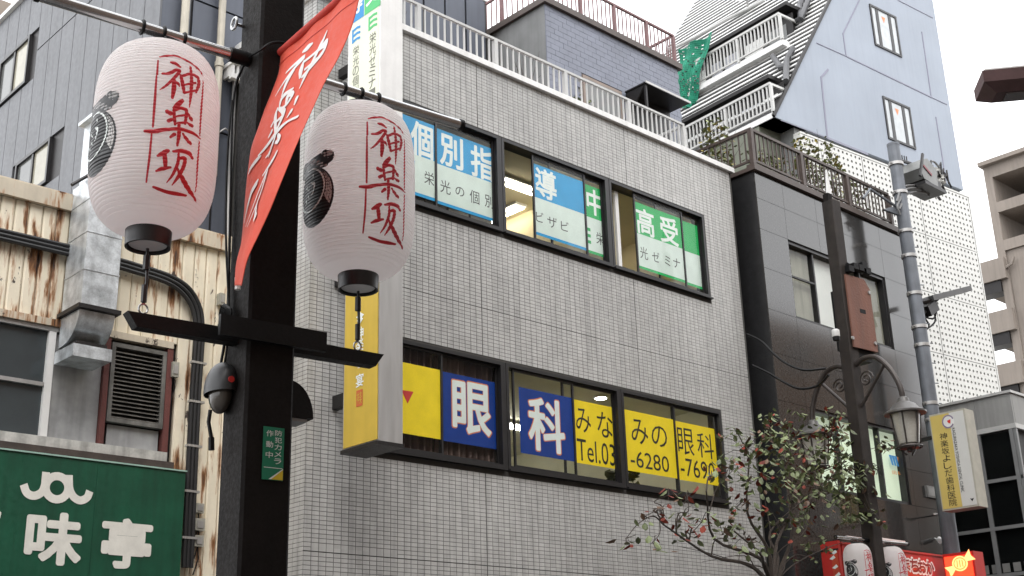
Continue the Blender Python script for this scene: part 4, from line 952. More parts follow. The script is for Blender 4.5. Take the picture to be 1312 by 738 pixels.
def tie(c, zlow, lab, grp):
    t = thing('tie_cord', lab, 'cord', (c.x, c.y, zlow), grp)
    b = MB(); top = c.z-HL-.07; b.tube([(c.x, c.y, top), (c.x+.006, c.y, (top+zlow)/2), (c.x, c.y, zlow+.045)], .0065, 6); b.tube([(c.x, c.y, top-.03), (c.x, c.y, top-.09)], .014, 6); b.tube([(c.x, c.y, zlow+.05), (c.x, c.y, zlow+.12)], .012, 6); b.build('cord', M_LBLK, t, kind=None)
    r_ = [Vector((c.x, c.y, zlow+.022))+E1*(.018*math.cos(2*math.pi*i/12))+UZ_*(.02*math.sin(2*math.pi*i/12)) for i in range(13)]; b = MB(); b.tube(r_, .004, 6, cap=False); b.build('ring', M_CHROME, t, True)
tie(lp1, 3.145, 'black cord tying the left big lantern to the pole\'s lower arm', 'lantern cords'); tie(lp2, 3.145, 'black cord tying the right big lantern to the pole\'s lower arm', 'lantern cords')
for c, s in ((lp1, 0), (lp2, 0)):
    for d in (-.09, .0, .09): 
        p = c+E1*d; b = MB(); r_ = [Vector((p.x, p.y, 4.385))+E2*(.029*math.cos(2*math.pi*i/12))+UZ_*(.029*math.sin(2*math.pi*i/12)) for i in range(13)]; b.tube(r_, .006, 6, cap=False); b.build('bar_ring', M_BLACK, pole, True)

# ---------------------------------------------------------------- red banner
BL = [(2.595, 4.132, 4.397), (2.589, 4.133, 4.299), (2.562, 4.135, 4.2), (2.536, 4.138, 4.102), (2.513, 4.141, 4.006), (2.487, 4.143, 3.912), (2.475, 4.145, 3.82), (2.463, 4.146, 3.728), (2.452, 4.147, 3.638), (2.443, 4.148, 3.55), (2.435, 4.149, 3.462), (2.431, 4.149, 3.376), (2.443, 4.148, 3.295)]
BR = [(2.527, 3.455, 4.399), (2.503, 3.459, 4.269), (2.471, 3.464, 4.142), (2.431, 3.472, 4.019), (2.386, 3.481, 3.901), (2.348, 3.49, 3.785), (2.31, 3.501, 3.674), (2.273, 3.513, 3.565), (2.239, 3.527, 3.46), (2.237, 3.589, 3.382), (2.232, 3.654, 3.305), (2.228, 3.721, 3.228), (2.246, 3.789, 3.148)]
BST = [[(0.365,0.0926,0.0029),(0.424,0.0917,0.0065),(0.48,0.089,0.0022)],[(0.202,0.14,0.0029),(0.275,0.1315,0.0043),(0.414,0.1253,0.005),(0.342,0.147,0.005),(0.237,0.1848,0.0036),(0.141,0.2242,0.0011)],[(0.336,0.1632,0.0029),(0.289,0.1962,0.0072),(0.277,0.2517,0.0022)],[(0.431,0.1463,0.0029),(0.436,0.1782,0.0065),(0.459,0.2108,0.0036)],[(0.441,0.1485,0.0029),(0.581,0.1366,0.0036),(0.691,0.1353,0.0079),(0.69,0.1602,0.0058),(0.588,0.1805,0.005),(0.487,0.2131,0.0036)],[(0.487,0.1859,0.0029),(0.596,0.1689,0.0029)],[(0.656,0.0856,0.0022),(0.631,0.109,0.005),(0.603,0.1253,0.0058),(0.555,0.1733,0.005),(0.521,0.2168,0.0043),(0.507,0.2599,0.0014)],[(0.421,0.2479,0.0022),(0.298,0.2631,0.0058),(0.294,0.3002,0.0022)],[(0.394,0.3028,0.0036),(0.386,0.2694,0.0065),(0.444,0.2736,0.005),(0.413,0.3062,0.0036),(0.354,0.3133,0.0029)],[(0.524,0.3002,0.005),(0.529,0.3234,0.0029)],[(0.521,0.3493,0.005),(0.497,0.3693,0.0022)],[(0.267,0.3011,0.0036),(0.265,0.3297,0.0065),(0.356,0.403,0.005)],[(0.295,0.3046,0.0036),(0.402,0.3359,0.0072),(0.395,0.3771,0.0058),(0.364,0.4042,0.005)],[(0.329,0.3591,0.0036),(0.401,0.3534,0.0036)],[(0.266,0.3448,0.0022),(0.239,0.3624,0.0036)],[(0.276,0.3906,0.005),(0.243,0.409,0.0022)],[(0.675,0.392,0.0029),(0.535,0.3923,0.0029),(0.379,0.4135,0.0058),(0.245,0.4441,0.0043),(0.14,0.4698,0.0022)],[(0.434,0.4271,0.0029),(0.49,0.4533,0.0079),(0.424,0.456,0.0029)],[(0.391,0.4118,0.0036),(0.374,0.4442,0.0043),(0.328,0.4961,0.0022)],[(0.181,0.4757,0.0016),(0.134,0.486,0.0048),(0.061,0.5145,0.004),(0.039,0.5357,0.0012)],[(0.365,0.4447,0.0032),(0.323,0.4822,0.0028),(0.272,0.493,0.0016)],[(0.546,0.5115,0.0056),(0.511,0.5299,0.0064),(0.378,0.5476,0.004),(0.3,0.5664,0.002)],[(0.228,0.5787,0.0032),(0.19,0.6033,0.0064),(0.159,0.6372,0.0056),(0.144,0.747,0.002)],[(0.226,0.5947,0.0032),(0.17,0.6259,0.004)],[(0.409,0.5664,0.0064),(0.414,0.6093,0.0072),(0.41,0.6474,0.0056),(0.345,0.7749,0.0016)],[(0.38,0.5671,0.004),(0.319,0.6394,0.0032),(0.277,0.7711,0.0012)],[(0.406,0.6317,0.004),(0.409,0.6934,0.0048),(0.519,0.7316,0.0064),(0.732,0.7652,0.008)]]
BLs = [Vector(p) for p in spline(BL, 4)]; BRs = [Vector(p) for p in spline(BR, 4)]; NB = len(BLs)
def ban(u, v, off=0.):
    v = min(max(v, 0), 1); u = min(max(u, 0), 1); t = v*(NB-1); i = min(int(t), NB-2); f = t-i
    l = BLs[i].lerp(BLs[i+1], f); r = BRs[i].lerp(BRs[i+1], f); p = l.lerp(r, u)
    nrm = (r-l).cross(BLs[i+1]-BLs[i]).normalized()
    if nrm.dot(CAM-p) < 0: nrm = -nrm
    return p+nrm*(off+.010*math.sin(4.2*u+6*v)*min(1, v*4)+.005*math.sin(11*u-9*v)*min(1, v*6)+.004*math.sin(17*u+3*v)*max(0, 1-v*5))
bn = thing('banner', 'red cloth banner with white brush characters hung from a rod on the brown pole', 'banner', BL[0], None)
M_BAN = mat('banner_red', (.68, .066, .026), .75, 0, .05, 4, .12, 300)
bt = M_BAN.node_tree.nodes['Principled BSDF']; bt.inputs['Sheen Weight'].default_value = .1
b = MB(); NU, NV = 56, 140
vs = [ban(i/NU, j/NV, 0) for j in range(NV+1) for i in range(NU+1)]
b.add(vs, [(j*(NU+1)+i, j*(NU+1)+i+1, (j+1)*(NU+1)+i+1, (j+1)*(NU+1)+i) for j in range(NV) for i in range(NU)])
cl = b.build('cloth', M_BAN, bn, True)
sl_ = cl.modifiers.new('thickness', 'SOLIDIFY'); sl_.thickness = .0016; sl_.offset = 0
b = MB(); l0, r0 = ban(0, 0), ban(1, 0); d0 = (r0-l0).normalized(); b.tube([l0+d0*.0, r0+d0*.01], .019, 12)
b.build('rod_sleeve', mat('banner_hem', (.50, .045, .03), .8, 0, .08, 6), bn, True)
b = MB(); b.tube([l0-d0*.04, r0+d0*.05], .011, 10); b.build('rod', M_CHROME, bn, True)
b = MB(); vs = [ban(u, .055+.0*u, .0025) for u in [i/16 for i in range(17)]]; b.tube(vs, .0012, 4); b.build('stitching', M_RED, bn)
b = MB()
for i, s in enumerate(BST):
    oo = .0030+.00012*i; stroke(b, [(u*.68, v*1.15, h*2.3) for u, v, h in s], lambda x, y: ban(x/.68, y/1.15, oo), n=7)
b.build('characters', mat('banner_white', (.80, .78, .76), .7, 0, .05, 5), bn)
b = MB(); q = ban(.02, .97, .004); b.tube([q, q-UZ_*.05+E1*.003], .012, 6); b.build('corner_tab', M_WHITE, bn)
# ---------------------------------------------------------------- dark granite building next door
DX0, DX1, DY, DZ = 16.62, 21.75, 11.3, 10.5
M_GRAN = mat('polished_granite', (.040, .038, .036), .11, 0, .25, 22, spec=.75, island=.0, fine=.8)
M_GRAN2 = mat('dark_stone', (.022, .022, .023), .3, 0, .25, 12)
dk = thing('granite_building', 'dark polished granite building with a planted balcony right of the grey tiled building', 'building', (DX0, DY, 0))
W_UP = (17.42, 20.56, 8.0, 9.42); W_LO = (17.66, 20.42, 5.1, 6.45)
b = MB()
ops = [W_LO, W_UP]; zz = [-.12, W_LO[2], W_LO[3], W_UP[2], W_UP[3], DZ]
for i in range(5):
    z0, z1 = zz[i], zz[i+1]
    if i % 2 == 0: b.box(DX0+.02, DY+.025, z0, DX1, DY+.3, z1)
    else:
        o = ops[i//2]; b.box(DX0+.02, DY+.025, z0, o[0], DY+.3, z1); b.box(o[1], DY+.025, z0, DX1, DY+.3, z1)
b.build('wall', M_GRAN2, dk)
b = MB(); b.box(DX0+.02, DY+.302, -.12, DX0+.3, 13.7, DZ); b.build('side_wall', M_GRAN2, dk)
b = MB(); b.box(DX1-.3, DY+.302, -.12, DX1, 13.7, DZ); b.build('side_wall', M_GRAN2, dk)
b = MB(); b.box(DX0+.302, 13.5, -.12, DX1-.302, 13.7, DZ); b.build('rear_wall', M_GRAN2, dk)
b = MB(); b.box(17.0, 13.3, DZ-.01, 21.2, 13.5, DZ+1.25); b.build('roof_screen', mat('pale_screen', (.55, .55, .53)), dk)
b = MB(); b.box(DX0+.302, DY+.302, DZ-.2, DX1-.302, 13.49, DZ-.01); b.build('roof_slab', M_ROOFG, dk)
b = MB(); b.box(DX0, DY+.02, -.12, DX0+.018, DY+.5, DZ-.02); b.build('side_facing', M_GRAN2, dk)
xs = [16.62, 17.42, 18.42, 19.86, 20.56, 21.75]
zs = [3.0, 4.3, 5.1, 5.75, 6.45, 7.25, 8.0, 8.73, 9.43, 10.0, 10.5]
for i in range(5):
    for j in range(10):
        x0, x1, z0, z1 = xs[i], xs[i+1], zs[j], zs[j+1]
        for wnd in (W_UP, W_LO):
            if z0 < wnd[3]-.01 and z1 > wnd[2]+.01:
                if x0 >= wnd[0]-.01 and x1 <= wnd[1]+.01: break
                if x0 < wnd[0] < x1 and x1 <= wnd[1]: x1 = wnd[0]
                elif x0 >= wnd[0] and x0 < wnd[1] < x1: x0 = wnd[1]
                elif x0 < wnd[0] and x1 > wnd[0]: x1 = wnd[0]
        else:
            b = MB(); b.box(x0+.003, DY, z0+.003, x1-.003, DY+.023, z1-.003); b.build('granite_panel', M_GRAN, dk)
def dwin(o, cols, pane_mats):
    x0, x1, z0, z1 = o; b = MB(); y0, y1 = DY+.03, DY+.2; f = .05
    b.box(x0, y0, z0, x0+f, y1, z1); b.box(x1-f, y0, z0, x1, y1, z1); b.box(x0+f, y0, z1-f, x1-f, y1, z1); b.box(x0+f, y0, z0, x1-f, y1, z0+f)
    wo = b.build('window', M_ALU, dk); n = cols; w_ = (x1-x0-2*f)/n
    for i in range(n):
        xa = x0+f+w_*i
        if i: b = MB(); b.box(xa-.02, y0+.03, z0+f, xa+.02, y1-.03, z1-f); b.build('stile', M_ALU, wo)
        b = MB(); b.box(xa+.021, y0+.08, z0+f, xa+w_-.021, y0+.085, z1-f); b.build('pane', M_GLASS, wo)
        b = MB(); b.box(xa+.0, y0+.13, z0+f-.02, xa+w_, y0+.135, z1-f+.02); b.build('blind', pane_mats[i % len(pane_mats)], wo)
    return wo
M_NET = mat('net_curtain', (.30, .285, .235), .9, 0, .15, 2, streak=.25); M_NET2 = mat('white_curtain', (.72, .72, .70), .8, 0, .06, 3)
M_OPAL = emis('glowing_opal_film', (.62, .72, .56), .28)  # film glows by itself, standing in for the lit room behind it
wu = dwin(W_UP, 4, [M_NET, M_NET2, M_NET, M_NET])
b = MB(); b.box(17.47, DY+.06, 8.78, 18.2, DY+.1, 8.81); b.build('transom', M_ALU, wu)
wl = dwin(W_LO, 4, [M_OPAL])
PL_ = PY(DY+.105)
b = MB(); write(b, PL_, '院', 1123.5, 601, 9, 15, -.003); b.build('lettering', M_LBLACK, wl)
b = MB(); a, z = PL_.az(1145, 590)
for k in range(3): poly(b, PL_, [(a-.14+.09*k, z+.09), (a-.05+.09*k, z+.09), (a-.01+.09*k, z-.09), (a-.07+.09*k, z-.09)], -.003-.0004*k)
b.build('crest', flat('crest_blue', (.05, .28, .62)), wl)
b = MB(); poly(b, PL_, [(a+.13, z+.08), (a+.18, z+.08), (a+.155, z-.02)], -.003); write(b, PL_, '歯科', 1150, 606, 14, 5, -.003); b.build('crest_accent', flat('crest_orange', (.7, .25, .04)), wl)
# balcony rail with plants
b = MB(); b.box(DX0-.06, DY-.06, DZ+.001, DX1, DY+.2, DZ+.07); b.box(DX0-.04, DY-.04, DZ+.071, DX1, DY+.12, DZ+.13); b.build('coping', M_BROWNRAIL, dk)
b = MB(); b.box(DX0-.06, DY+.2, DZ+.001, DX0+.2, 13.7, DZ+.07); b.build('coping', M_BROWNRAIL, dk)
z0, z1 = DZ+.132, 11.31; xe = 21.1
b = MB(); b.box(DX0-.03, DY-.03, z1-.05, xe, DY+.03, z1); dr = b.build('balcony_railing', M_BROWNRAIL, dk)
b = MB(); b.box(DX0-.02, DY-.015, z0+.05, xe, DY+.015, z0+.09); b.build('bottom_rail', M_BROWNRAIL, dr)
b = MB(); b.box(DX0-.03, DY+.031, z1-.05, DX0+.03, 13.6, z1); b.build('side_rail', M_BROWNRAIL, dr)
b = MB(); b.box(DX0-.015, DY+.03, z0+.05, DX0+.015, 13.6, z0+.09); b.build('side_rail', M_BROWNRAIL, dr)
pm = MB(); pm.box(-.04, -.04, 0, .04, .04, z1-z0-.052); pm = pm.mesh('post', M_BROWNRAIL)
tb = MB(); tb.box(-.0105, -.0105, 0, .0105, .0105, z1-z0-.14); tb = tb.mesh('baluster', M_BROWNRAIL)
n = 36
for i in range(n+1):
    x = DX0+(xe-DX0)*i/n
    if i % 12 == 0: place('post', pm, dr, (x, DY, z0))
    else: place('baluster', tb, dr, (x, DY, z0+.091))
for i in range(1, 18):
    if i == 17: place('post', pm, dr, (DX0, DY+.13*i, z0))
    else: place('baluster', tb, dr, (DX0, DY+.13*i, z0+.091))
rr = random.Random(41)
M_BAMB = mat('balcony_leaf', (.19, .215, .085), .55, 0, .3, 9, island=.5); M_YEL = mat('yellow_leaf', (.30, .24, .05), .6, 0, .2, 9, island=.4)
for i, (x, y, h, n, lab) in enumerate(((16.95, 12.2, 1.0, 230, 'feathery pale green plant at the left corner of the granite balcony'), (18.0, 11.7, .45, 70, 'low dark balcony plant right of the feathery corner plant'), (19.0, 11.65, 1.15, 260, 'bushy balcony plant with yellowing leaves against the perforated screen'), (19.75, 11.65, 1.2, 210, 'tallest airy balcony plant standing above the brown rail'), (20.45, 11.65, .65, 110, 'small sparse plant at the right end of the granite balcony'), (17.4, 11.65, .4, 60, 'short wispy balcony plant near the rail corner'))):
    t = thing('balcony_plant', lab, 'plant', (x, y, DZ), 'plants on the granite balcony')
    b = MB(); b.box(x-.2, y-.1, DZ-.005, x+.2, y+.1, DZ+.2); b.build('planter', M_STUCCO, t)
    b = MB(); twigs(b, (x, y, DZ+.27), h+.15, 9, rr, .006, .55); b.build('stems', M_BARK, t, kind='stuff')
    b = MB(); leafy(b, (x, y+.05, DZ+.36+h*.55), (.42, .22, h*.62), n, .105, rr, (0, 0, 0, 1)); b.build('foliage', [M_BAMB, M_YEL], t, kind='stuff')
# two slim wall lights and a white camera low on the stone
for (xa, ya, xb, yb, lab) in ((1084, 687, 1102, 691, 'slim white strip light over the red shop board, left of the lamp post'), (1128, 690, 1158, 695, 'slim white strip light over the red shop board, right of the lamp post'), (1198, 658, 1211, 661, 'short white strip light below the yellow hanging clinic sign')):
    p = PY(DY-.3); a = p.at(xa, ya); c = p.at(xb, yb); z = (a.z+c.z)/2; t = thing('strip_light', lab, 'light', ((a.x+c.x)/2, DY, z), 'strip lights over the red shop board')
    b = MB(); b.box(a.x, DY-.33, z-.015, c.x, DY-.27, z+.015); b.build('tube', flat('strip_white', (.85, .85, .83)), t)
    b = MB(); b.box((a.x+c.x)/2-.015, DY-.27, z-.01, (a.x+c.x)/2+.015, DY-.002, z+.01); b.build('arm', M_DARK, t)
p = PY(DY-.12).at(1204, 692); t = thing('security_camera', 'small white bullet camera on the dark stone above the lit red sign', 'camera', p)
b = MB(); b.tube([p+Vector((-.1, -.06, -.03)), p+Vector((.08, .05, .03))], .045, 10); b.build('body', M_WHITE, t, True)
b = MB(); b.tube([p+Vector((.05, .06, .01)), p+Vector((.05, .118, .05))], .015, 6); b.build('mount', M_WHITE, t)
p = PY(DY-.03).at(1197, 633); t = thing('wall_plate', 'pale blank plate on the dark stone left of the yellow hanging clinic sign', 'plate', p)
p0 = PY(DY-.03).at(1186, 622); p1 = PY(DY-.03).at(1206, 640)
b = MB(); b.box(p0.x, DY-.05, p1.z, p1.x, DY-.002, p0.z); b.build('plate', mat('plate_grey', (.22, .22, .21)), t)
b = MB(); b.box(p0.x+.03, DY-.056, p1.z+.03, p1.x-.03, DY-.0505, p0.z-.03); b.build('face', mat('plate_face', (.28, .28, .27)), t)
# cables sagging from the dark flank to the lamp post
for i, (pts, lab) in enumerate(((((957, 428), (975, 437), (990, 452), (1008, 466), (1030, 474), (1058, 472)), 'upper black cable sagging from the granite building to the lamp post'), (((964, 468), (985, 478), (1005, 490), (1025, 498), (1048, 494), (1062, 480)), 'lower black cable sagging from the granite building to the lamp post'))):
    n = len(pts); S = [PY(11.28-(1.38*k/(n-1))).at(*q) for k, q in enumerate(pts)]
    b = MB(); b.tube(spline([tuple(q) for q in S], 5), .02, 6); o = b.build('overhead_cable', M_BLACK, None, True, org=S[0]); tag(o, lab, 'cable', 'cables by the lamp post')

# ---------------------------------------------------------------- red shop boards at the foot of the granite building
M_SRED = mat('shop_red', (.50, .022, .016), .4, 0, .08, 3); M_SORG = mat('shop_orange', (.50, .06, .022), .45, 0, .15, 4)
RP = PY(10.75)
rs = thing('shop_board', 'long red shop board with white edged lettering behind the small lanterns', 'sign', (18.5, 10.75, 3.4))
x0 = RP.az(1079, 700)[0]; x1 = 20.28; zt = RP.az(1148, 706)[1]
b = MB(); b.box(x0, 10.75, 3.2, x1, 10.95, zt); b.build('board', M_SRED, rs)
b = MB(); b.box(x0-.02, 10.73, zt+.001, x1, 10.97, zt+.03); b.build('top_trim', M_SRED, rs)
for x in (x0+.4, 18.3, 19.8):
    b = MB(); b.box(x, 10.951, zt-.2, x+.06, DY-.002, zt-.14); b.build('bracket', M_DARK, rs)
chs = [('ま', 1160, 723), ('ち', 1171, 724.5), ('お', 1181, 726), ('か', 1191, 727.5)]
b = MB()
for ch, x, y in chs: write(b, RP, ch, x, y, 13.5, 22, .004, .075)
b.build('letter_edge', M_LWHITE, rs)
b = MB()
for ch, x, y in chs: write(b, RP, ch, x, y, 10.5, 17, .007, .03)
b.build('lettering', flat('letter_maroon', (.22, .012, .012)), rs)
so_ = thing('side_board', 'orange red side board of the shop left of the small white lantern', 'sign', (x0-.1, 10.8, 3.3))
PXs = PX(x0-.1); yf = -PXs.az(1050, 690)[0]; ym_ = -PXs.az(1063, 690)[0]
b = MB(); b.box(x0-.1, 10.76, 3.2, x0-.03, yf, zt+.05); b.build('board', M_SRED, so_)
b = MB(); b.box(x0-.108, 10.78, 3.2, x0-.1005, ym_, zt-.1); b.build('poster', M_SORG, so_)
b = MB(); b.box(x0-.112, 10.76, zt-.095, x0-.1005, yf, zt-.07); b.build('strip', M_DARK, so_)
for y, z in ((10.84, 3.98), (10.88, 3.9), (10.85, 3.76), (10.82, 3.64)):
    b = MB(); poly(b, PXs, [(-y-.05, z), (-y+.03, z+.05), (-y+.06, z+.01), (-y+.0, z-.02)], .0105); b.build('lettering', M_LWHITE, so_)
lx = 19.92; LPX = PX(lx)
li = thing('lit_sign', 'glowing red box sign with a pale wrapped sweet emblem', 'sign', (lx, 10.5, 3.4))
ya = -LPX.az(1207, 712)[0]; yb = -LPX.az(1246, 704)[0]; zt2 = LPX.az(1246, 704)[1]; zt2 = (zt2+LPX.az(1207, 712)[1])/2
b = MB(); b.box(lx+.01, yb, 3.2, lx+.34, ya, zt2); b.build('housing', M_SRED, li)
b = MB(); b.box(lx, yb+.04, 3.2, lx+.009, ya-.03, zt2-.05); b.build('lit_face', emis('lit_red', (1, .05, .016), 1.0), li)
cy_, cz_ = LPX.az(1230, 722); b = MB(); n = 24
poly(b, LPX, [(cy_+.14*math.cos(2*math.pi*i/n), cz_+.125*math.sin(2*math.pi*i/n)) for i in range(n)], .003)
for s in (-1, 1):
    a = math.radians(28); d = Vector((math.cos(a)*s, math.sin(a)*s)); e = Vector((-d.y, d.x))
    poly(b, LPX, [tuple(Vector((cy_, cz_))+d*.12-e*.035), tuple(Vector((cy_, cz_))+d*.27-e*.10), tuple(Vector((cy_, cz_))+d*.24), tuple(Vector((cy_, cz_))+d*.27+e*.10), tuple(Vector((cy_, cz_))+d*.12+e*.035)], .0032)
b.build('sweet', emis('lit_peach', (1, .42, .14), 1.1), li)
b = MB(); stroke(b, [(cy_+.105*math.cos(2*math.pi*i/18), cz_+.092*math.sin(2*math.pi*i/18), .008) for i in range(19)], lambda x, z: LPX.pt(x, z, .005), n=3, k=1)
for dx in (-.045, 0, .045): stroke(b, [(cy_+dx, cz_+.05, .009), (cy_+dx*1.1, cz_-.05, .009)], lambda x, z: LPX.pt(x, z, .0055), n=3, k=1)
b.build('emblem', emis('lit_orange', (.95, .16, .03), 1.0), li)
b = MB(); b.box(lx+.12, ya+.001, 3.6, lx+.2, DY-.002, 3.7); b.build('bracket', M_DARK, li)

# ---------------------------------------------------------------- tower with louvred slope and perforated screen
TY = math.radians(-5.5); T1 = Vector((math.cos(TY), math.sin(TY), 0)); T2 = Vector((-math.sin(TY), math.cos(TY), 0))
TO = Vector((21.517, 13.939, 14.178))         # foot of the slope, front corner
def T(a, e, z): return TO+T1*a+T2*e+UZ_*z
M_TBLUE = mat('tower_render', (.31, .345, .40), .8, 0, .07, .8, .1, 60, streak=.045)
M_TWHITE = mat('perforated_metal', (.58, .58, .555), .45, 0, .05, 3)
tw = thing('blue_tower', 'pale blue tower with a louvred slope, white balconies and a perforated white screen', 'building', (TO.x, TO.y, 0))
k = 3.953/2.64; LOW = -14.3
H2 = 11.0
b = MB(); pr = [(0.0, 0.0), (7.19, 0.0), (7.19, H2), (H2/k, H2)]
b.prism([T(a, 0, z) for a, z in pr], T2*7.4); b.build('upper_body', M_TBLUE, tw)
b = MB(); b.prism([T(.75, .1, LOW), T(7.17, .1, LOW), T(7.17, .1, -.002), T(.75, .1, -.002)], T2*7.2); b.build('lower_body', M_STUCCO, tw)
b = MB(); b.prism([T(.02, .5, -1.6), T(.74, .5, -1.6), T(.74, .5, -.003), T(.02, .5, -.003)], T2*6.5); b.build('recess', mat('olive_shade', (.16, .17, .13)), tw)
PF = Plane(T(0, 0, 0), T1, T2)
# grooves and windows on the front
M_GROOVE = flat('groove_mauve', (.20, .20, .26))
def groove(pts, w_=.035):
    b = MB(); P = [PF.at(*p)-T2*.006 for p in pts]
    for p, q in zip(P, P[1:]): b.bar(p, q, w_, .012, tuple(T2))
    b.build('groove', M_GROOVE, tw)
groove([(1101, 0), (1080, 43), (1084, 72), (1194, 125)]); groove([(1061, 89), (1052, 99), (1060, 177), (1112, 198)], .05); groove([(1181, 41), (1193, 124)]); groove([(1199, 150), (1207, 200), (1212, 235)])
groove([(1046, 55), (1084, 72)], .02); groove([(1194, 125), (1213, 134)], .02); groove([(1000, 154), (1060, 177)], .02); groove([(1150, 0), (1195, 23)], .02)
def twin(TL, BR):
    a0, z1 = PF.az(*TL); a1, z0 = PF.az(*BR); f = .055; b = MB()
    def bx(x0, x1, y0, y1, o0, o1): b.prism([PF.pt(x0, y0, o0), PF.pt(x1, y0, o0), PF.pt(x1, y1, o0), PF.pt(x0, y1, o0)], -T2*(o1-o0))
    bx(a0, a0+f, z0, z1, -.05, .03); bx(a1-f, a1, z0, z1, -.05, .03); bx(a0+f, a1-f, z0, z0+f, -.05, .03); bx(a0+f, a1-f, z1-f, z1, -.05, .03)
    w_ = a1-a0; c0, c1 = a0+w_*.24, a0+w_*.74
    bx(c0-.04, c0+.07, z0+f, z1-f, -.05, .02); bx(c1-.07, c1+.04, z0+f, z1-f, -.05, .02)
    wo = b.build('window', M_ALU, tw)
    for x0, x1 in ((a0+f, c0-.04), (c0+.07, c1-.07), (c1+.04, a1-f)):
        b = MB(); b.prism([PF.pt(x0, z0+f, .002), PF.pt(x1, z0+f, .002), PF.pt(x1, z1-f, .002), PF.pt(x0, z1-f, .002)], -T2*.004); b.build('pane', mat('pale_pane', (.45, .475, .49), .2), wo)
    b = MB(); c = (c0+c1)/2; poly(b, PF, [(c-.08, z1-.2), (c+.08, z1-.2), (c, z1-.38)], .01); b.build('red_arrow', M_ORANGE, wo)
twin((1113, 5), (1155, 74)); twin((1130, 123), (1173, 192))
# perforated screen: panels with real round holes
hx, hz, hr = .152, .148, .037
def perf_panel(a0, cols, z1, rows):
    b = MB(); N = 8; cw_, ch_ = hx, hz
    for r in range(rows):
        for c in range(cols):
            x0 = a0+c*cw_; z0 = z1-(r+1)*ch_
            cx, cz = x0+cw_/2, z0+ch_/2; o = []
            for i in range(N):
                t = math.pi/4*i+math.pi/8; o.append((cx+hr*math.cos(t), cz+hr*math.sin(t)))
            sq = [(x0+cw_, cz), (x0+cw_, z0+ch_), (cx, z0+ch_), (x0, z0+ch_), (x0, cz), (x0, z0), (cx, z0), (x0+cw_, z0)]
            V = [PF.pt(*p, .12) for p in o]+[PF.pt(*p, .12) for p in sq]+[PF.pt(*p, .09) for p in o]
            F = []
            for i in range(N):
                j = (i+1) % N; F.append((i, j, 8+j)); F.append((i, 8+j, 8+i)); F.append((i, 16+i, 16+j, j))
            b.add(V, F)
    b.build('perforated_panel', M_TWHITE, tw)
pc, prw = 14, 10
for i in range(3):
    for j in range(5):
        perf_panel(.70+i*(pc*hx+.022), pc, TO.z-.262-j*(prw*hz+.014), prw)
b = MB(); b.prism([T(.66, -.13, -.255), T(7.2, -.13, -.255), T(7.2, -.13, -.21), T(.66, -.13, -.21)], T2*.2); b.build('screen_cap', M_TWHITE, tw)
b = MB(); b.prism([T(.66, -.125, -10), T(.695, -.125, -10), T(.695, -.125, -.26), T(.66, -.125, -.26)], T2*.2); b.build('screen_edge', M_TWHITE, tw)
b = MB(); b.prism([T(7.155, -.121, -10), T(7.2, -.121, -10), T(7.2, -.121, -.26), T(7.155, -.121, -.26)], T2*.2); b.build('screen_edge', M_TWHITE, tw)
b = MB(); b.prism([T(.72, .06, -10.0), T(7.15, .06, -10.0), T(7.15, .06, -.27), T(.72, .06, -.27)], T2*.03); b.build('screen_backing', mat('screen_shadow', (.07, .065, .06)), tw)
# louvred slope: slats on the inclined left face
sd_ = Vector((T1*2.64+UZ_*3.953)).normalized(); sn = (-T1*3.953+UZ_*2.64).normalized()
M_SLAT = mat('louvre_slat', (.66, .66, .65), .5, 0, .1, 5, streak=.2)
b = MB(); b.prism([T(.0, .02, 0)+sn*.004, T(H2/k, .02, H2)+sn*.004, T(H2/k, 7.3, H2)+sn*.004, T(.0, 7.3, 0)+sn*.004], sn*.004); b.build('slope_backing', M_DARK, tw)
smm = MB(); smm.obox((0, 0, 0), T2*3.63, sd_*.044, sn*.016); smm = smm.mesh('slat', M_SLAT)
n = 46
for i in range(n):
    s = .9+.235*i
    if s > 12.2: break
    place('slat', smm, tw, T(0, 3.66, 0)+sd_*s+sn*.035)
b = MB(); b.prism([T(-.02, -.03, 0), T(H2/k, -.03, H2), T(H2/k, -.03, H2)+sn*.07, T(-.02, -.03, 0)+sn*.07], T2*.06); b.build('edge_trim', M_DARK, tw)
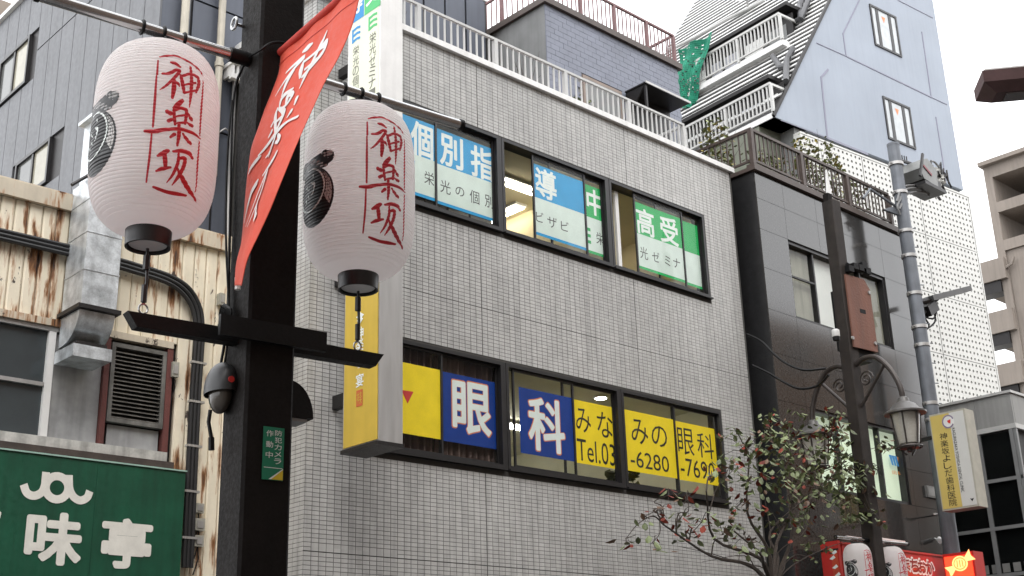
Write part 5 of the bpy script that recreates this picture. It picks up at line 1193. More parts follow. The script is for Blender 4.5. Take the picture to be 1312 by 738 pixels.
# balconies
M_ALUW = mat('pale_aluminium', (.52, .52, .505), .45, .1, .06, 5)
def balcony(c, z0, z1, e0, e1, label_parts):
    b = MB(); b.prism([T(c, e0, z0-.17), T(c, e1, z0-.17), T(c, e1, z0-.02), T(c, e0, z0-.02)], T1*1.1); bo = b.build('balcony', M_WHITE, tw)
    b = MB(); b.bar(T(c, e0, z1), T(c, e1, z1), .05, .06); b.bar(T(c, e0+.03, z1), T(c+1.0, e0+.03, z1), .05, .06); b.build('top_rail', M_ALUW, bo)
    b = MB(); b.bar(T(c, e0, z0+.07), T(c, e1, z0+.07), .05, .04); b.build('bottom_rail', M_ALUW, bo)
    h = z1-z0; pm = MB(); pm.box(-.032, -.032, 0, .032, .032, h-.03); pm = pm.mesh('post', M_ALUW); tb = MB(); tb.box(-.016, -.016, 0, .016, .016, h-.13); tb = tb.mesh('baluster', M_ALUW)
    m = int((e1-e0)/.115)
    for i in range(m+1):
        e = e0+(e1-e0)*i/m; place('post' if i % 12 == 0 or i == m else 'baluster', pm if i % 12 == 0 or i == m else tb, bo, T(c, e, z0-.02 if (i % 12 == 0 or i == m) else z0+.091), (0, 0, TY))
    # door wall set back behind the rail, with a dark gap above
    b = MB(); b.prism([T(c+.55, e0+.05, z0-.02), T(c+.55, e1, z0-.02), T(c+.55, e1, z1+.25), T(c+.55, e0+.05, z1+.25)], T1*.05); b.build('recess_wall', M_DARK, bo)
    e = e0+.25; q = random.Random(int(z0*10))
    while e < e1-.5:
        w_ = q.uniform(.35, .75); b = MB(); b.prism([T(c+.535, e, z0+.0), T(c+.535, e+w_, z0), T(c+.535, e+w_, z1+.02), T(c+.535, e, z1+.02)], T1*.012); b.build('door_leaf', [M_NET2, M_WHITE, M_STUCCO, mat('pale_lilac', (.45, .45, .5))][q.randrange(4)], bo); e += w_+q.uniform(.1, .3)
    return bo
b1 = balcony(-.0, .17, .86, .03, 3.6, 0)
b2 = balcony(1.60, 2.93, 3.62, .80, 6.6, 1)
for c, e0, e1, z in ((.0, .0, 3.6, 1.22), (1.6, .5, 6.8, 3.98)):
    b = MB(); b.prism([T(c+.3, e0+.3, z), T(c+.3, e1, z), T(c+.3, e1, z+.1), T(c+.3, e0+.3, z+.1)], T1*.8); b.build('eave', M_DARK, tw)  # dark box stands in for the shadow gap above each balcony rail
# gutters and downpipes on the slope
b = MB(); q = lambda x, y: Plane(T(0, 0, 0)+sn*.16, T2, sn).at(x, y)
for pts in (((1030, -6), (1024, 8), (1026, 24)), ((1016, 62), (1008, 76), (1007, 104)), ((990, 72), (1000, 86), (1008, 84)), ((1012, 30), (1026, 24), (1036, 0))): b.tube([q(*p) for p in pts], .075, 8)
b.build('downpipe', mat('pipe_grey', (.07, .07, .075), .4, .2), tw, kind='stuff')
b = MB(); pts = [q(980, 0), q(935, 23), q(890, 48), q(855, 66)]; b.tube(pts, .05, 8); b.tube([p+Vector((.1, 0, -.18)) for p in pts], .03, 6); b.build('ridge_pipe', M_ALUW, tw)
b = MB(); p = q(958, 8); o = p+Vector((0, 0, .35)); b.tube([p, o], .03, 6); b.build('dish_mast', M_ALUW, tw)
dd = thing('satellite_dish', 'pale satellite dish on the ridge of the louvred slope', 'dish', p)
b = MB(); ax = (CAM-o).normalized()*.6+UZ_*.5+T2*.2; ax.normalize(); u_ = ax.orthogonal().normalized(); v_ = ax.cross(u_)
rings = []
for i in range(6):
    r_ = .33*i/5; rings.append((r_, .25*r_*r_/.33))
o0 = len(b.v); nn = 18
for r_, h_ in rings:
    for j in range(nn):
        t_ = 2*math.pi*j/nn; b.v.append(o+u_*(max(r_, .004)*math.cos(t_))+v_*(max(r_, .004)*math.sin(t_))+ax*h_)
for i in range(5):
    for j in range(nn): b.f.append([i*nn+j, i*nn+(j+1) % nn, (i+1)*nn+(j+1) % nn, (i+1)*nn+j]); b.m.append(0)
b.build('reflector', M_ALUW, dd, True)
b = MB(); b.tube([o-v_*.3, o+ax*.35], .012, 5); b.tube([o+ax*.33, o+ax*.4], .04, 8); b.build('feed_arm', M_DARK, dd)
bb = MB(); p0 = T(4.9, 6.9, 6.9); 
hb = thing('roof_hut', 'pale blue grey hut on the tower roof behind the ridge pipe', 'hut', T(5.8, 7.0, 7.5))
b = MB(); b.prism([T(4.85, 5.2, 6.4), T(7.1, 5.2, 6.4), T(7.1, 5.2, 8.0), T(5.4, 5.2, 8.0)], T2*2.0); b.build('wall', mat('hut_grey', (.34, .36, .42)), hb)
b = MB(); b.prism([T(5.35, 5.15, 8.001), T(7.15, 5.15, 8.001), T(7.15, 5.15, 8.06), T(5.35, 5.15, 8.06)], T2*2.1); b.build('roof', M_STUCCO, hb)
# green debris net hung over the upper balcony
gn = thing('green_net', 'green debris net hanging over the left end of the upper white balcony', 'net', T(1.6, 5.5, 2.9))
P4 = Plane(T(1.5, 0, 0), -T2, T1)
def ng(u, v):
    l = [(869, 64), (867, 95), (870, 138)]; r = [(915, 42), (899, 92), (886, 137)]
    def li(P): 
        t = v*2; i = min(int(t), 1); f = t-i; return P[i][0]*(1-f)+P[i+1][0]*f, P[i][1]*(1-f)+P[i+1][1]*f
    a, c = li(l), li(r); x = a[0]*(1-u)+c[0]*u; y = a[1]*(1-u)+c[1]*u
    return P4.at(x, y)+T1*(.09*math.sin(u*11+v*3)+.05*math.sin(v*9))
b = MB(); NU, NV = 18, 34; rn = random.Random(9)
for i in range(NU+1): b.tube([ng(i/NU, j/NV) for j in range(NV+1)], .009, 3)
for j in range(NV+1): b.tube([ng(i/NU, j/NV) for i in range(NU+1)], .009, 3)
vs = [ng(i/NU, j/NV) for j in range(NV+1) for i in range(NU+1)]
fs = [(j*(NU+1)+i, j*(NU+1)+i+1, (j+1)*(NU+1)+i+1, (j+1)*(NU+1)+i) for j in range(NV) for i in range(NU) if rn.random() < .8]
b.add(vs, fs); b.build('mesh_cloth', mat('net_green', (.02, .26, .16), .7, 0, .3, 6), gn, kind='stuff')

# ---------------------------------------------------------------- grey shop building and tan building further along
M_LGREY = mat('light_grey_panel', (.30, .30, .29), .6, 0, .1, 1.5, streak=.15)
LXX = 24.0; lg = thing('grey_shop_building', 'low light grey building with a large window grid at the right edge', 'building', (LXX, 10.8, 0))
gy0, gy1, gz1, gz0 = 10.82, 13.1, 7.62, 7.0
b = MB(); b.box(LXX+.06, gy0+.06, -.12, 34, gy1, gz1-.02); b.build('wall', mat('dim_interior', (.055, .055, .055), .8, 0, .3, 1), lg)
b = MB(); b.box(LXX-.03, gy0-.03, gz1, 34, gy1, gz1+.05); b.build('coping', M_ALUW, lg)
y = gy0
for w_ in (.78, .78, .74):
    b = MB(); b.box(LXX, y+.004, gz0, LXX+.058, y+w_-.004, gz1-.003); b.build('fascia_panel', M_LGREY, lg); y += w_
for i in range(6):
    b = MB(); b.box(LXX+.06+1.5*i, gy0, gz0, LXX+1.555+1.5*i, gy0+.058, gz1-.003); b.build('fascia_panel', M_LGREY, lg)
b = MB(); b.box(LXX-.02, gy0-.02, gz0-.1, 34, gy0+.05, gz0-.003); b.box(LXX-.02, gy0+.052, gz0-.1, LXX+.05, gy1, gz0-.003); b.build('ledge', M_ALUW, lg)
zr = [gz0-.1, 5.93, 5.0, 4.1, 2.5]; yr = [gy0+.1, 11.62, 12.42, 13.1]
wg = MB()
for z in zr[1:4]: wg.box(LXX-.01, gy0, z-.035, LXX+.05, gy1, z+.035)
M_GRF = mat('grey_frame', (.27, .275, .275), .45, .3, .1, 5)
wg = wg.build('window', M_GRF, lg)
for y in yr:
    b = MB(); b.box(LXX-.016, y-.04, 2.5, LXX+.052, y+.04, gz0-.103); b.build('mullion', M_GRF, wg)
for i in range(3):
    for j in range(4):
        b = MB(); b.box(LXX+.02, yr[i]+.041, zr[j+1]+.036, LXX+.03, yr[i+1]-.041, zr[j]-.036); b.build('pane', M_DGLASS, wg)
b = MB(); b.box(LXX-.01, gy0-.01, 2.5, LXX+.055, gy0+.05, gz0-.103); b.build('corner_post', M_GRF, wg)
for i in range(9):
    y = 10.95+.22*i; b = MB(); b.box(LXX+.012, y, 4.15, LXX+.018, y+.15, 4.32); b.build('price_card', mat('card_grey', (.22, .22, .21)), wg)
TX = 48.0; M_TAN = mat('tan_concrete', (.255, .22, .19), .85, 0, .12, .6, streak=.15)
tb_ = thing('tan_frame_building', 'tan concrete building with open frames and ledges at the far right', 'building', (TX, 21, 0))
tt = 23.35
b = MB(); b.box(TX, 20.86, 0, TX+6, 21.2, tt); b.box(TX, 14, tt-.55, TX+6, 20.86, tt); b.box(TX, 14, 21.2, TX+6, 20.86, 21.65); b.box(TX+.0, 14, 19.5, TX+6, 20.86, 19.95); b.build('frame', M_TAN, tb_)
b = MB(); b.box(TX-.25, 13.5, tt+.001, TX+6.2, 21.3, tt+.18); b.build('roof_edge', M_TAN, tb_)
b = MB(); b.box(TX+5, 14, 0, TX+6, 20.85, 19.49); b.build('wall', M_TAN, tb_)
b = MB(); b.box(TX+.1, 14, 0, TX+4.9, 20.85, 19.49); b.build('wall', M_TAN, tb_)
b = MB(); b.box(TX+2.2, 17.5, 21.66, TX+2.8, 20.85, 22.2); b.build('stair_beam', M_TAN, tb_)
b = MB(); b.prism([(TX+1, 20.85, 21.7), (TX+1, 17.5, 22.79), (TX+1, 17.5, 22.2), (TX+1, 19.6, 21.66)], (1.2, 0, 0)); b.build('stair_flight', M_TAN, tb_)
b = MB(); b.prism([(TX+1, 20.85, 20.0), (TX+1, 17.5, 21.1), (TX+1, 17.5, 20.5), (TX+1, 19.4, 19.96)], (1.2, 0, 0)); b.build('stair_flight', M_TAN, tb_)
b = MB(); b.box(TX+1.5, 14, tt+.182, TX+4, 19.4, tt+1.1); b.build('roof_block', M_TAN, tb_)
for z in (19.2, 17.0, 14.8, 12.6):
    b = MB(); b.box(TX-.2, 20.9, z-.9, TX+8, 22.6, z); b.build('ledge', M_TAN, tb_)
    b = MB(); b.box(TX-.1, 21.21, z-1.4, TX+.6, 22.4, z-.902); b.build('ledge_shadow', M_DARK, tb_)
b = MB(); p = PX(TX-.08); b.tube([p.at(1289, 343), p.at(1296, 338), p.at(1299, 329)], .06, 6); b.build('pipe', M_TAN, tb_)

# ---------------------------------------------------------------- utility pole with transformer gear
UP = Vector((20.66, 10.8, 0))
M_UP = mat('pole_galvanised', (.165, .178, .20), .55, .25, .2, 4, streak=.3)
ut = thing('utility_pole', 'grey steel utility pole carrying a transformer and service loops', 'utility pole', UP)
b = MB(); b.tube([UP+UZ_*-.1, UP+UZ_*12.02], [.155, .118], 18); b.build('shaft', M_UP, ut, True)
b = MB(); b.tube([UP+UZ_*12.021, UP+UZ_*12.07], .122, 18); b.build('cap', M_UP, ut, True)
for z in (11.6, 11.0, 10.2, 9.7, 8.95, 8.3, 7.95, 6.85, 6.55):
    b = MB(); b.tube([UP+UZ_*z, UP+UZ_*(z+.06)], .145, 16); b.tube([UP+UZ_*(z+.03)-E1*.15, UP+UZ_*(z+.03)-E1*.19], .02, 6); b.build('band', M_STEEL, ut, True)
bolt = MB(); bolt.tube([(0, 0, 0), (.09, -.05, 0)], .011, 5); bolt = bolt.mesh('step_bolt', M_UP)
for i in range(12): place('step_bolt', bolt, ut, UP+Vector((.13, -.05, 0))+UZ_*(6.9+.38*i))
UPl = PY(10.75)
def u(x, y, o=0): return UPl.at(x, y)+Vector((0, o, 0))
b = MB(); b.tube([UP+UZ_*11.75, u(1172, 207, .1)], .035, 6)
for f in (.35, .5, .65, .8): p = (UP+UZ_*11.75).lerp(u(1172, 207, .1), f); b.tube([p, p+UZ_*.13], .012, 5)
b.build('stay_arm', M_DARK, ut)
c = u(1175, 224); tf = thing('transformer', 'grey pole transformer box with a dark underside beside the blue tower', 'transformer', c)
b = MB(); P = [c+Vector((-.30, 0, -.02)), c+Vector((-.16, 0, -.20)), c+Vector((.36, 0, -.24)), c+Vector((.40, 0, .14)), c+Vector((.08, 0, .30)), c+Vector((-.22, 0, .18))]
b.prism([p+Vector((0, -.22, 0)) for p in P], (0, .44, 0)); b.build('tank', mat('transformer_grey', (.22, .225, .22), .5, .1, .2, 6), tf)
b = MB(); b.box(c.x-.18, c.y-.24, c.z-.31, c.x+.62, c.y+.24, c.z-.242); b.box(c.x+.42, c.y-.14, c.z-.24, c.x+.66, c.y+.14, c.z-.02)
b.bar(c+Vector((-.34, -.23, -.2)), c+Vector((-.1, -.23, .34)), .05, .04, (0, 1, 0)); b.bar(c+Vector((-.26, .23, .3)), c+Vector((.42, .23, .16)), .05, .04, (0, 1, 0)); b.build('underside', M_DARK, tf)
b = MB(); p = c+Vector((-.02, -.232, .03)); b.bar(p+Vector((-.12, 0, .05)), p+Vector((.16, 0, -.08)), .05, .01, (0, 1, 0)); b.build('red_label', flat('label_red', (.22, .04, .05)), tf)
b = MB(); p = u(1198, 226)
for dx, dz in ((0, .1), (.16, .14), (.3, .02), (.1, -.1)):
    b.lathe([(.05, dz-.1), (.07, dz-.06), (.045, dz-.03), (.07, dz+.01), (.045, dz+.04), (.06, dz+.08)], p+Vector((dx, 0, 0)), 10)
b.build('insulators', flat('porcelain', (.6, .6, .57)), tf)
b = MB(); rq = random.Random(4)
for _ in range(14):
    s = p+Vector((rq.uniform(-.25, .4), rq.uniform(-.1, .1), rq.uniform(-.15, .2))); b.tube([s, s+Vector((rq.uniform(-.15, .15), 0, .16)), s+Vector((rq.uniform(-.2, .3), 0, rq.uniform(-.2, .1)))], .018, 5)
b.build('clamps', M_DARK, tf, kind='stuff')
b = MB()
for a, m_, e in (((1150, 262), (1162, 242), (1200, 243)), ((1152, 268), (1166, 247), (1206, 249)), ((1149, 258), (1158, 239), (1190, 238)), ((1153, 275), (1150, 262), (1160, 248)), ((1205, 217), (1196, 207), (1186, 209))):
    b.tube(spline([tuple(u(*a)), tuple(u(*m_)), tuple(u(*e))], 6), .022, 6)
for x, y in ((1180, 242), (1187, 246), (1195, 246), (1202, 252)): b.tube([u(x, y), u(x+3, y+4)], .03, 5)
b.build('service_loops', mat('cable_grey', (.18, .18, .18), .6), ut, True, kind='stuff')
b = MB(); b.tube([UP+UZ_*10.7-E1*.15, u(1124, 239, .15), u(1118, 250, .2)], .03, 6); b.prism([UP+UZ_*10.75-E1*.13, UP+UZ_*10.55-E1*.13, UP+UZ_*10.56-E1*.6], (0, .05, 0)); b.build('side_arm', M_UP, ut)
fx = thing('floodlight', 'dark flat floodlight on a bracket halfway up the utility pole', 'light', u(1200, 385))
b = MB(); p, q_ = u(1184, 385, -.1), u(1224, 375, -.25); d = (q_-p); b.bar(p, q_, .2, .1); b.build('head', mat('flood_grey', (.10, .10, .10), .4, .3), fx)
b = MB(); b.tube([u(1176, 388, .0), u(1186, 386, -.1)], .06, 8); b.tube([u(1178, 410), u(1188, 396), u(1196, 384, -.1)], .03, 6); b.bar(u(1186, 400), u(1196, 392), .18, .2); b.build('bracket', M_DARK, fx)
b = MB()
for a in (((1180, 405), (1196, 408), (1199, 396), (1190, 388)), ((1180, 412), (1188, 420), (1198, 412), (1197, 400)), ((1176, 395), (1190, 416), (1185, 424))): b.tube(spline([tuple(u(*k_)) for k_ in a], 5), .018, 5)
b.build('cable_loops', M_BLACK, fx, True, kind='stuff')
# hanging clinic sign
CX_ = 19.97; CS = PX(CX_)
cy0 = -CS.az(1235, 522)[0]; cy1 = -CS.az(1190, 533)[0]; czt = (CS.az(1190, 533)[1]+CS.az(1235, 522)[1])/2; czb = (CS.az(1207, 655)[1]+CS.az(1244, 650)[1])/2
cs = thing('clinic_sign', 'hanging clinic sign with yellow and white faces beside the utility pole', 'sign', (CX_, (cy0+cy1)/2, czb))
b = MB(); b.box(CX_+.004, cy0, czb, CX_+.32, cy1, czt); b.build('housing', mat('housing_beige', (.42, .40, .34)), cs)
ym = -CS.az(1219, 590)[0]; ym = cy1-(cy1-cy0)*.56
b = MB(); b.box(CX_, ym, czb+.03, CX_+.0035, cy1-.02, czt-.03); b.build('yellow_face', mat('clinic_yellow', (.60, .46, .13), .45, 0, .05, 4), cs)
b = MB(); b.box(CX_, cy0+.03, czb+.03, CX_+.0035, ym-.002, czt-.03); b.build('white_face', mat('clinic_white', (.62, .62, .60), .45, 0, .04, 4), cs)
b = MB(); b.box(CX_+.1, cy1, czt-.4, CX_+.16, UP.y+.1, czt-.34) if cy1 < UP.y else b.box(CX_+.1, UP.y+.1, czt-.4, CX_+.16, UP.y+.2, czt-.34); b.build('bracket', M_DARK, cs)
b = MB(); H_ = (czt-czb); ac = -(ym+cy1)/2; s_ = H_*.068
for i, ch in enumerate('神楽坂よしだ歯科医院'): z = czt-H_*(.245+.076*i); write_az(b, CS, ch, ac-s_*.62+.03, ac+s_*.62+.03, z-s_*.5, z+s_*.5, .003, 0)
write_az(b, CS, 'KAGURAZAKA YOSHIDA DENTAL CLINIC', -ym+.02, -ym+.075, czb+H_*.16, czt-H_*.18, .003, .01, 0, True); b.build('lettering', M_LBLACK, cs)
b = MB(); n = 20; poly(b, CS, [(-ym-.03+.115*math.cos(2*math.pi*i/n), czt-H_*.105+.12*math.sin(2*math.pi*i/n)) for i in range(n)], .003); b.build('crest_disc', M_WHITE, cs)
b = MB(); stroke(b, [(-ym-.03+.1*math.cos(.4+i*.25), czt-H_*.105+.105*math.sin(.4+i*.25), .012) for i in range(22)], lambda x, z: CS.pt(x, z, .005), n=2, k=1); b.build('crest_ring', mat('crest_mauve', (.25, .2, .3)), cs)
b = MB(); poly(b, CS, [(-ym-.05, czt-H_*.095), (-ym+.02, czt-H_*.085), (-ym+.01, czt-H_*.13), (-ym-.03, czt-H_*.12)], .005); b.build('crest_heart', M_RED, cs)
b = MB(); c_ = (-cy0-.1, czb+H_*.075); poly(b, CS, [(c_[0]-.035, c_[1]+.02), (c_[0], c_[1]+.01), (c_[0]+.035, c_[1]+.02), (c_[0], c_[1]-.035)], .003); b.build('heart_print', M_DARK, cs)

# ---------------------------------------------------------------- lamp post with speaker box and lantern lamps
QC = Vector((16.58, 9.88, 0))
post = pole_frame(QC, 9.42, 'tall brown lamp post with a wooden box, curved lamp arms and two small lanterns', mat('lighter_brown_paint', (.030, .024, .021), .6, .0, .3, 7, .12, 120, streak=.2, spec=.25))  # same brown as the near pole, only lighter on this post
b = MB(); b.obox(L(QC, .0, .05, 9.5), E1*.05, E2*.05, (0, 0, .08)); b.build('top_stub', M_POLE, post)
b = MB(); b.prism([L(QC, -.06, .0, 9.58), L(QC, .06, .0, 9.58), L(QC, .01, .0, 10.0), L(QC, -.01, 0, 10.0)], E2*.02); b.build('finial', M_WHITE, post)
LK = .82; hang_bars(post, QC, 4.02, 2.98, LK)
QP = Plane(L(QC, 0, 0, 0), E1, E2)
def qp(x, y, o=0): return QP.at(x, y)+E2*o
M_IRON = mat('brown_iron', (.045, .036, .032), .45, .3, .25, 9)
for s in (-1, 1):
    pts = [L(QC, 0, -s*0.1, 6.68), L(QC, 0, -s*0.256, 6.74), L(QC, 0, -s*0.48, 6.70), L(QC, 0, -s*0.672, 6.50), L(QC, 0, -s*0.784, 6.29), L(QC, 0, -s*0.84, 6.1), L(QC, 0, -s*0.848, 5.95)]
    b = MB(); b.tube(spline([tuple(p) for p in pts], 5), .042, 10); ar = b.build('lamp_arm', M_IRON, post, True)
    b = MB(); b.tube([L(QC, 0, -s*0.1, 6.02), L(QC, 0, -s*0.64, 6.6)], .026, 8); b.build('strut', M_IRON, ar, True)
    b = MB(); sp = []
    for i in range(22):
        t = i/21*3.6*math.pi; r_ = .13*(1-i/26); sp.append(L(QC, 0, -s*(.25+r_*math.cos(t)), 6.42+r_*math.sin(t)))
    b.tube(sp, .014, 6); b.build('scroll', M_IRON, ar, True)
    lc = L(QC, 0, -s*0.848, .52)
    lm = thing('street_lantern_lamp', ('old style lamp with frosted glass on the right curved arm of the lamp post', 'old style lamp with frosted glass half hidden by leaves left of the lamp post')[s < 0], 'street lamp', lc+UZ_*6.0, 'lamps on the curved arms'); lm.scale = (.92, .92, .92)
    b = MB(); b.lathe([(0.045, 5.445), (0.081, 5.418), (0.099, 5.355), (0.18, 5.31), (0.234, 5.238), (0.333, 5.184), (0.333, 5.157), (0.18, 5.157)], lc, 24); b.build('hood', mat('lamp_hood_grey', (.10, .095, .09), .4, .3), lm, True)
    b = MB(); b.lathe([(0.225, 5.1552), (0.2025, 4.95), (0.1575, 4.68), (0.135, 4.662)], lc, 20); b.build('glass_shade', mat('lamp_glass', (.40, .38, .34), .25, 0, .15, 5), lm, True)
    b = MB(); b.lathe([(0.144, 4.6602), (0.153, 4.644), (0.153, 4.608), (0.09, 4.59)], lc, 20); b.lathe([(0.045, 4.5891), (0.045, 4.554), (0.018, 4.545)], lc, 12); b.build('base_ring', M_IRON, lm, True)
    for k_ in range(6):
        a = math.pi/3*k_+.3; d = Vector((math.cos(a), math.sin(a), 0)); b = MB(); b.tube([lc+d*.238+UZ_*5.157, lc+d*.216+UZ_*4.95, lc+d*.171+UZ_*4.644], .014, 5); b.build('rib', M_IRON, lm)
    b = MB(); ri = [lc+Vector((.2*math.cos(2*math.pi*i/20), .2*math.sin(2*math.pi*i/20), 4.626)) for i in range(21)]; b.tube(ri, .016, 5, cap=False)
    for k_ in range(3): a = 2.1*k_; b.tube([lc+Vector((.2*math.cos(a), .2*math.sin(a), 4.626)), lc+Vector((.05*math.cos(a), .05*math.sin(a), 4.5))], .014, 5)
    b.build('guard_ring', M_IRON, lm)
# wooden box
wb = thing('speaker_box', 'brown wooden box with a dark slot strapped high on the lamp post', 'box', L(QC, .5, 0, 7.1))
FW = Plane(L(QC, 0, -.14, 0), E1, E2)
def fw(x, y): a, z = FW.az(x, y); return a, z
pp4 = [fw(1084, 352), fw(1113, 359), fw(1125, 449), fw(1094, 444)]
ax0 = (pp4[0][0]+pp4[3][0])/2; ax1 = (pp4[1][0]+pp4[2][0])/2; wz1 = (pp4[0][1]+pp4[1][1])/2; wz0 = (pp4[2][1]+pp4[3][1])/2
wz1 = max(pp4[0][1], wz1); wz0 = pp4[3][1]
cut = .12
n3 = 3; wd = (ax1-ax0)/n3
b = MB(); P = [(ax0, wz0), (ax1, wz0), (ax1, wz1-.16), (ax1-.12, wz1), (ax0, wz1)]; b.prism([FW.pt(a, z) for a, z in P], E2*.03); b.build('front_panel', M_WOODRED, wb)
b = MB(); b.prism([FW.pt(ax0+.01, wz0+.01, -.031), FW.pt(ax1-.0, wz0+.01, -.031), FW.pt(ax1-.0, wz1-.2, -.031), FW.pt(ax0+.01, wz1-.2, -.031)], E2*.3); b.build('case', M_BLACK, wb)
b = MB(); b.prism([FW.pt(ax1+.002, wz0+.01, -.031), FW.pt(ax1+.03, wz0+.01, -.031), FW.pt(ax1+.03, wz1-.3, -.031), FW.pt(ax1+.002, wz1-.3, -.031)], E2*.28); b.build('side_board', M_WOODRED, wb)
a, z = fw(1105.5, 399); b = MB(); rect(b, FW, a-.07, a+.07, z-.035, z+.035, .002, t=.0015); b.build('slot', M_BLACK, wb)
b = MB(); b.prism([FW.pt(ax0+.08, wz0-.17, -.06), FW.pt(ax1-.1, wz0-.17, -.06), FW.pt(ax1-.02, wz0-.003, -.06), FW.pt(ax0+.02, wz0-.003, -.06)], E2*.22); b.build('horn', M_BLACK, wb)
b = MB()
for x, y in ((1088, 345), (1094, 342), (1101, 344), (1105, 341), (1110, 348)): p = FW.at(x, y); b.obox(p, E1*.06, E2*.05, UZ_*.05)
p = FW.at(1085, 338); b.tube([p, FW.at(1096, 346), FW.at(1112, 350)], .03, 6); b.build('clamp', M_BLACK, wb)
b = MB(); 
for x, y in ((1113, 375), (1121, 440), (1092, 433)): p = FW.at(x, y); b.tube([p, p-E2*.02], .03, 8)
b.build('bolts', M_STEEL, wb, kind='stuff')
b = MB(); p = Plane(L(QC, 0, -.16, 0), E1, E2).at(1071, 429); b.lathe([(.055, -.03), (.06, -.02), (.06, .07), (.04, .085)], p, 14); o = b.build('sensor', M_WHITE, post, True)
b = MB(); b.lathe([(.05, -.09), (.055, -.031)], p, 12); b.build('sensor_base', M_BLACK, post)
lan3 = dup(lan, L(QC, -.395, 0, 3.62), 'small far white lantern left of the lamp post at the bottom edge')
lan4 = dup(lan, L(QC, .395, 0, 3.62), 'small far white lantern right of the lamp post at the bottom edge')
lan3.scale = lan4.scale = (LK, LK, LK)

# ---------------------------------------------------------------- street tree (turning dogwood)
tr = thing('dogwood_tree', 'small street tree with dull green and reddening leaves in front of the granite building', 'tree', (14.6, 9.75, 0))
rr = random.Random(77)
TP = lambda x, y, o: PY(9.75+o).at(x, y)
base = Vector((14.6, 9.75, 0)); fork = TP(990, 752, 0)
fork2 = TP(985, 700, .0); f3 = TP(930, 735, -.2)
wood = MB(); fol = MB()
wood.tube([base, Vector((14.3, 9.75, 1.2)), fork], [.11, .08, .055], 8)
wood.build('trunk', M_BARK, tr, True); wood = MB()
cl_ = [ # px, py, offset, radius (m), leaves, share of red
 (935, 598, -.4, .24, 26, .25), (955, 575, -.2, .30, 55, .2), (985, 560, .1, .30, 60, .25), (1010, 548, .2, .26, 48, .25), (1005, 590, -.2, .34, 66, .25), (1040, 575, .2, .30, 50, .35), (1062, 545, .35, .24, 44, .4), (1075, 562, .4, .2, 28, .3),
 (1078, 600, .3, .32, 66, .12), (1100, 620, .1, .26, 50, .05), (1060, 625, -.1, .34, 70, .08), (1030, 610, -.4, .32, 56, .3), (1100, 585, .35, .25, 46, .1), (1135, 570, .25, .17, 26, .1), (1118, 660, .0, .16, 18, .1), (975, 610, -.5, .30, 46, .35), (1085, 650, .2, .24, 36, .1),
 (1010, 640, .1, .34, 34, .3), (960, 640, -.3, .32, 22, .4), (912, 606, -.5, .12, 9, .6), (880, 632, -.7, .16, 7, .85), (858, 634, -.8, .1, 4, .9),
 (900, 668, -.6, .26, 15, .5), (930, 678, -.5, .26, 22, .3), (955, 690, -.3, .26, 20, .25), (872, 662, -.7, .18, 7, .8), (845, 655, -.9, .12, 5, .9), (825, 662, -1., .1, 4, .9), (802, 690, -1., .12, 6, .9), (835, 696, -.9, .13, 4, .6), (880, 692, -.6, .2, 7, .6), (1000, 675, .0, .3, 24, .5), (1040, 690, .3, .3, 24, .4), (1030, 660, .5, .3, 26, .4)]
cpos = [(TP(x, y, o), r, n, red) for x, y, o, r, n, red in cl_]
def limb(a, c, r0, r1, bend=.25):
    m = a.lerp(c, .5)+Vector((rr.uniform(-bend, bend), rr.uniform(-bend, bend), rr.uniform(0, bend))); q = a.lerp(c, .22)+Vector((rr.uniform(-.05, .05), 0, .12))
    S = spline([tuple(a), tuple(q), tuple(m), tuple(c)], 4); n = len(S); wood.tube(S, [r0+(r1-r0)*i/(n-1) for i in range(n)], 5)
    return [Vector(s) for s in S]
mains = []
for tgt in (TP(1010, 560, .1), TP(1075, 600, .3), TP(960, 590, -.2), TP(905, 630, -.6), TP(850, 672, -.8), TP(1030, 640, .1), TP(940, 680, -.4)):
    mains += limb(fork, tgt, .032, .010)[4:]
for p, r, n, red in cpos:
    s = min(mains, key=lambda q: (q-p).length+(.3 if q.z > p.z else 0)); tips = limb(s, p, .010, .004, .12)
    for _ in range(max(3, n//7)):
        e = p+Vector((rr.uniform(-1, 1), rr.uniform(-1, 1), rr.uniform(-.8, 1)))*r; wood.tube([p.lerp(s, rr.uniform(0, .3)), p.lerp(e, .5)+Vector((0, 0, .03)), e], [.005, .004, .002], 4)
        for _ in range(max(1, int(n/max(3, n//7)*.62))): leaf(fol, e+Vector((rr.uniform(-.06, .06), rr.uniform(-.06, .06), rr.uniform(-.06, .04))), rr.uniform(.07, .125), rr, 1 if rr.random() < red*.55 else 0, .55)
    for _ in range(int(n*.75)):
        d = Vector((rr.gauss(0, .5), rr.gauss(0, .5), rr.gauss(0, .45))); leaf(fol, p+d*r, rr.uniform(.075, .135), rr, (1 if rr.random() < .7 else 2) if rr.random() < red*.6 else (0 if rr.random() < .85 else 2), .55)
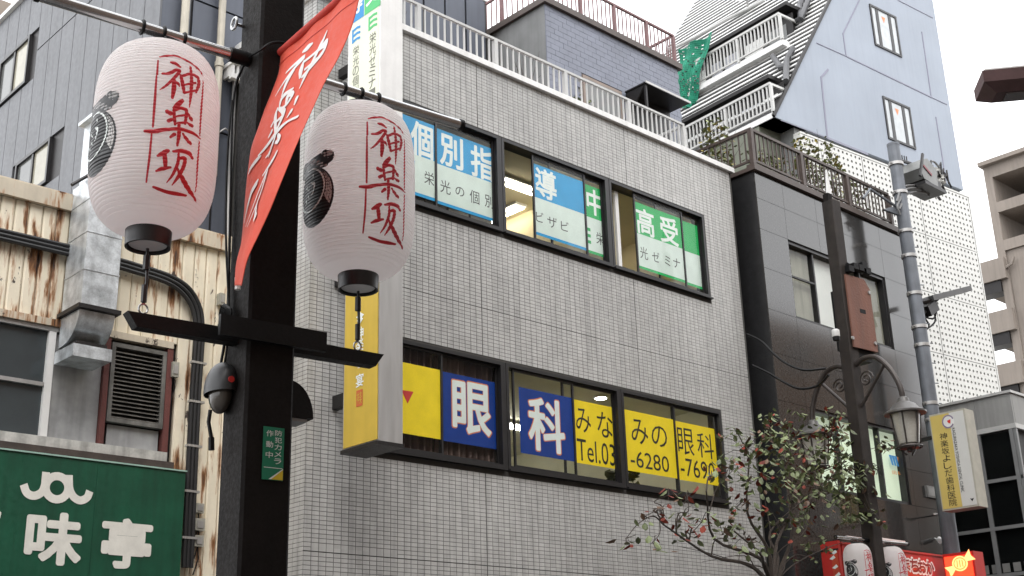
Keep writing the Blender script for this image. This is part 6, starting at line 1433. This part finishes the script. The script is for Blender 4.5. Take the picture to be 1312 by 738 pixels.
for x, y in ((1100, 690), (950, 700), (900, 720), (1060, 700), (1040, 715), (870, 700), (980, 640), (1020, 620)):
    limb(fork, TP(x, y, rr.uniform(-.5, .5)), .012, .003)
wood.build('branches', M_BARK, tr, True, kind='stuff')
M_LEAFB = mat('leaf_brown', (.15, .085, .05), .6, 0, .3, 9, island=.4)
fol.build('foliage', [M_LEAFG, M_LEAFR, M_LEAFB], tr, kind='stuff')

# ---------------------------------------------------------------- near street light whose head enters at the right
hp = [ray(1255, 118)*10+CAM, ray(1290, 134)*10+CAM]
hc = CAM+ray(1300, 112)*10; sl2 = thing('street_light', 'dark red brown flat street light head against the white sky at the right edge', 'street light', hc)
ax_ = Vector((.62, -.78, 0)).normalized(); ay_ = Vector((.78, .62, 0)).normalized()
b = MB(); M_LH = mat('lamp_head_maroon', (.085, .045, .045), .5, .1, .2, 8)
c = hc
top = [c+ax_*a+ay_*e+UZ_*.09 for a, e in ((-.27, -.17), (.6, -.17), (.6, .17), (-.27, .17))]
mid = [p-UZ_*.10 for p in top]; bot = [c+ax_*a+ay_*e-UZ_*.075 for a, e in ((-.17, -.09), (.5, -.09), (.5, .09), (-.17, .09))]
b.add(top+mid+bot, [(0, 1, 2, 3), (0, 4, 5, 1), (1, 5, 6, 2), (2, 6, 7, 3), (3, 7, 4, 0), (4, 8, 9, 5), (5, 9, 10, 6), (6, 10, 11, 7), (7, 11, 8, 4), (8, 11, 10, 9)]); b.build('head', M_LH, sl2)
b = MB(); b.obox(c+ax_*.17-UZ_*.08, ax_*.26, ay_*.07, UZ_*.006); b.build('lens', mat('lens_dark', (.14, .13, .13), .2), sl2)
b = MB(); b.obox(c+ax_*.15+UZ_*.1, ax_*.4, ay_*.16, UZ_*.008); b.build('top_plate', M_WHITE, sl2)
pb = c+ax_*1.6; b = MB(); b.tube([c+ax_*.55, c+ax_*1.2+UZ_*.05, pb-UZ_*.1], .04, 8); b.build('arm', M_LH, sl2, True)
b = MB(); b.tube([Vector((pb.x, pb.y, 0)), Vector((pb.x, pb.y, pb.z+.1))], [.08, .055], 12); b.build('mast', M_LH, sl2, True)
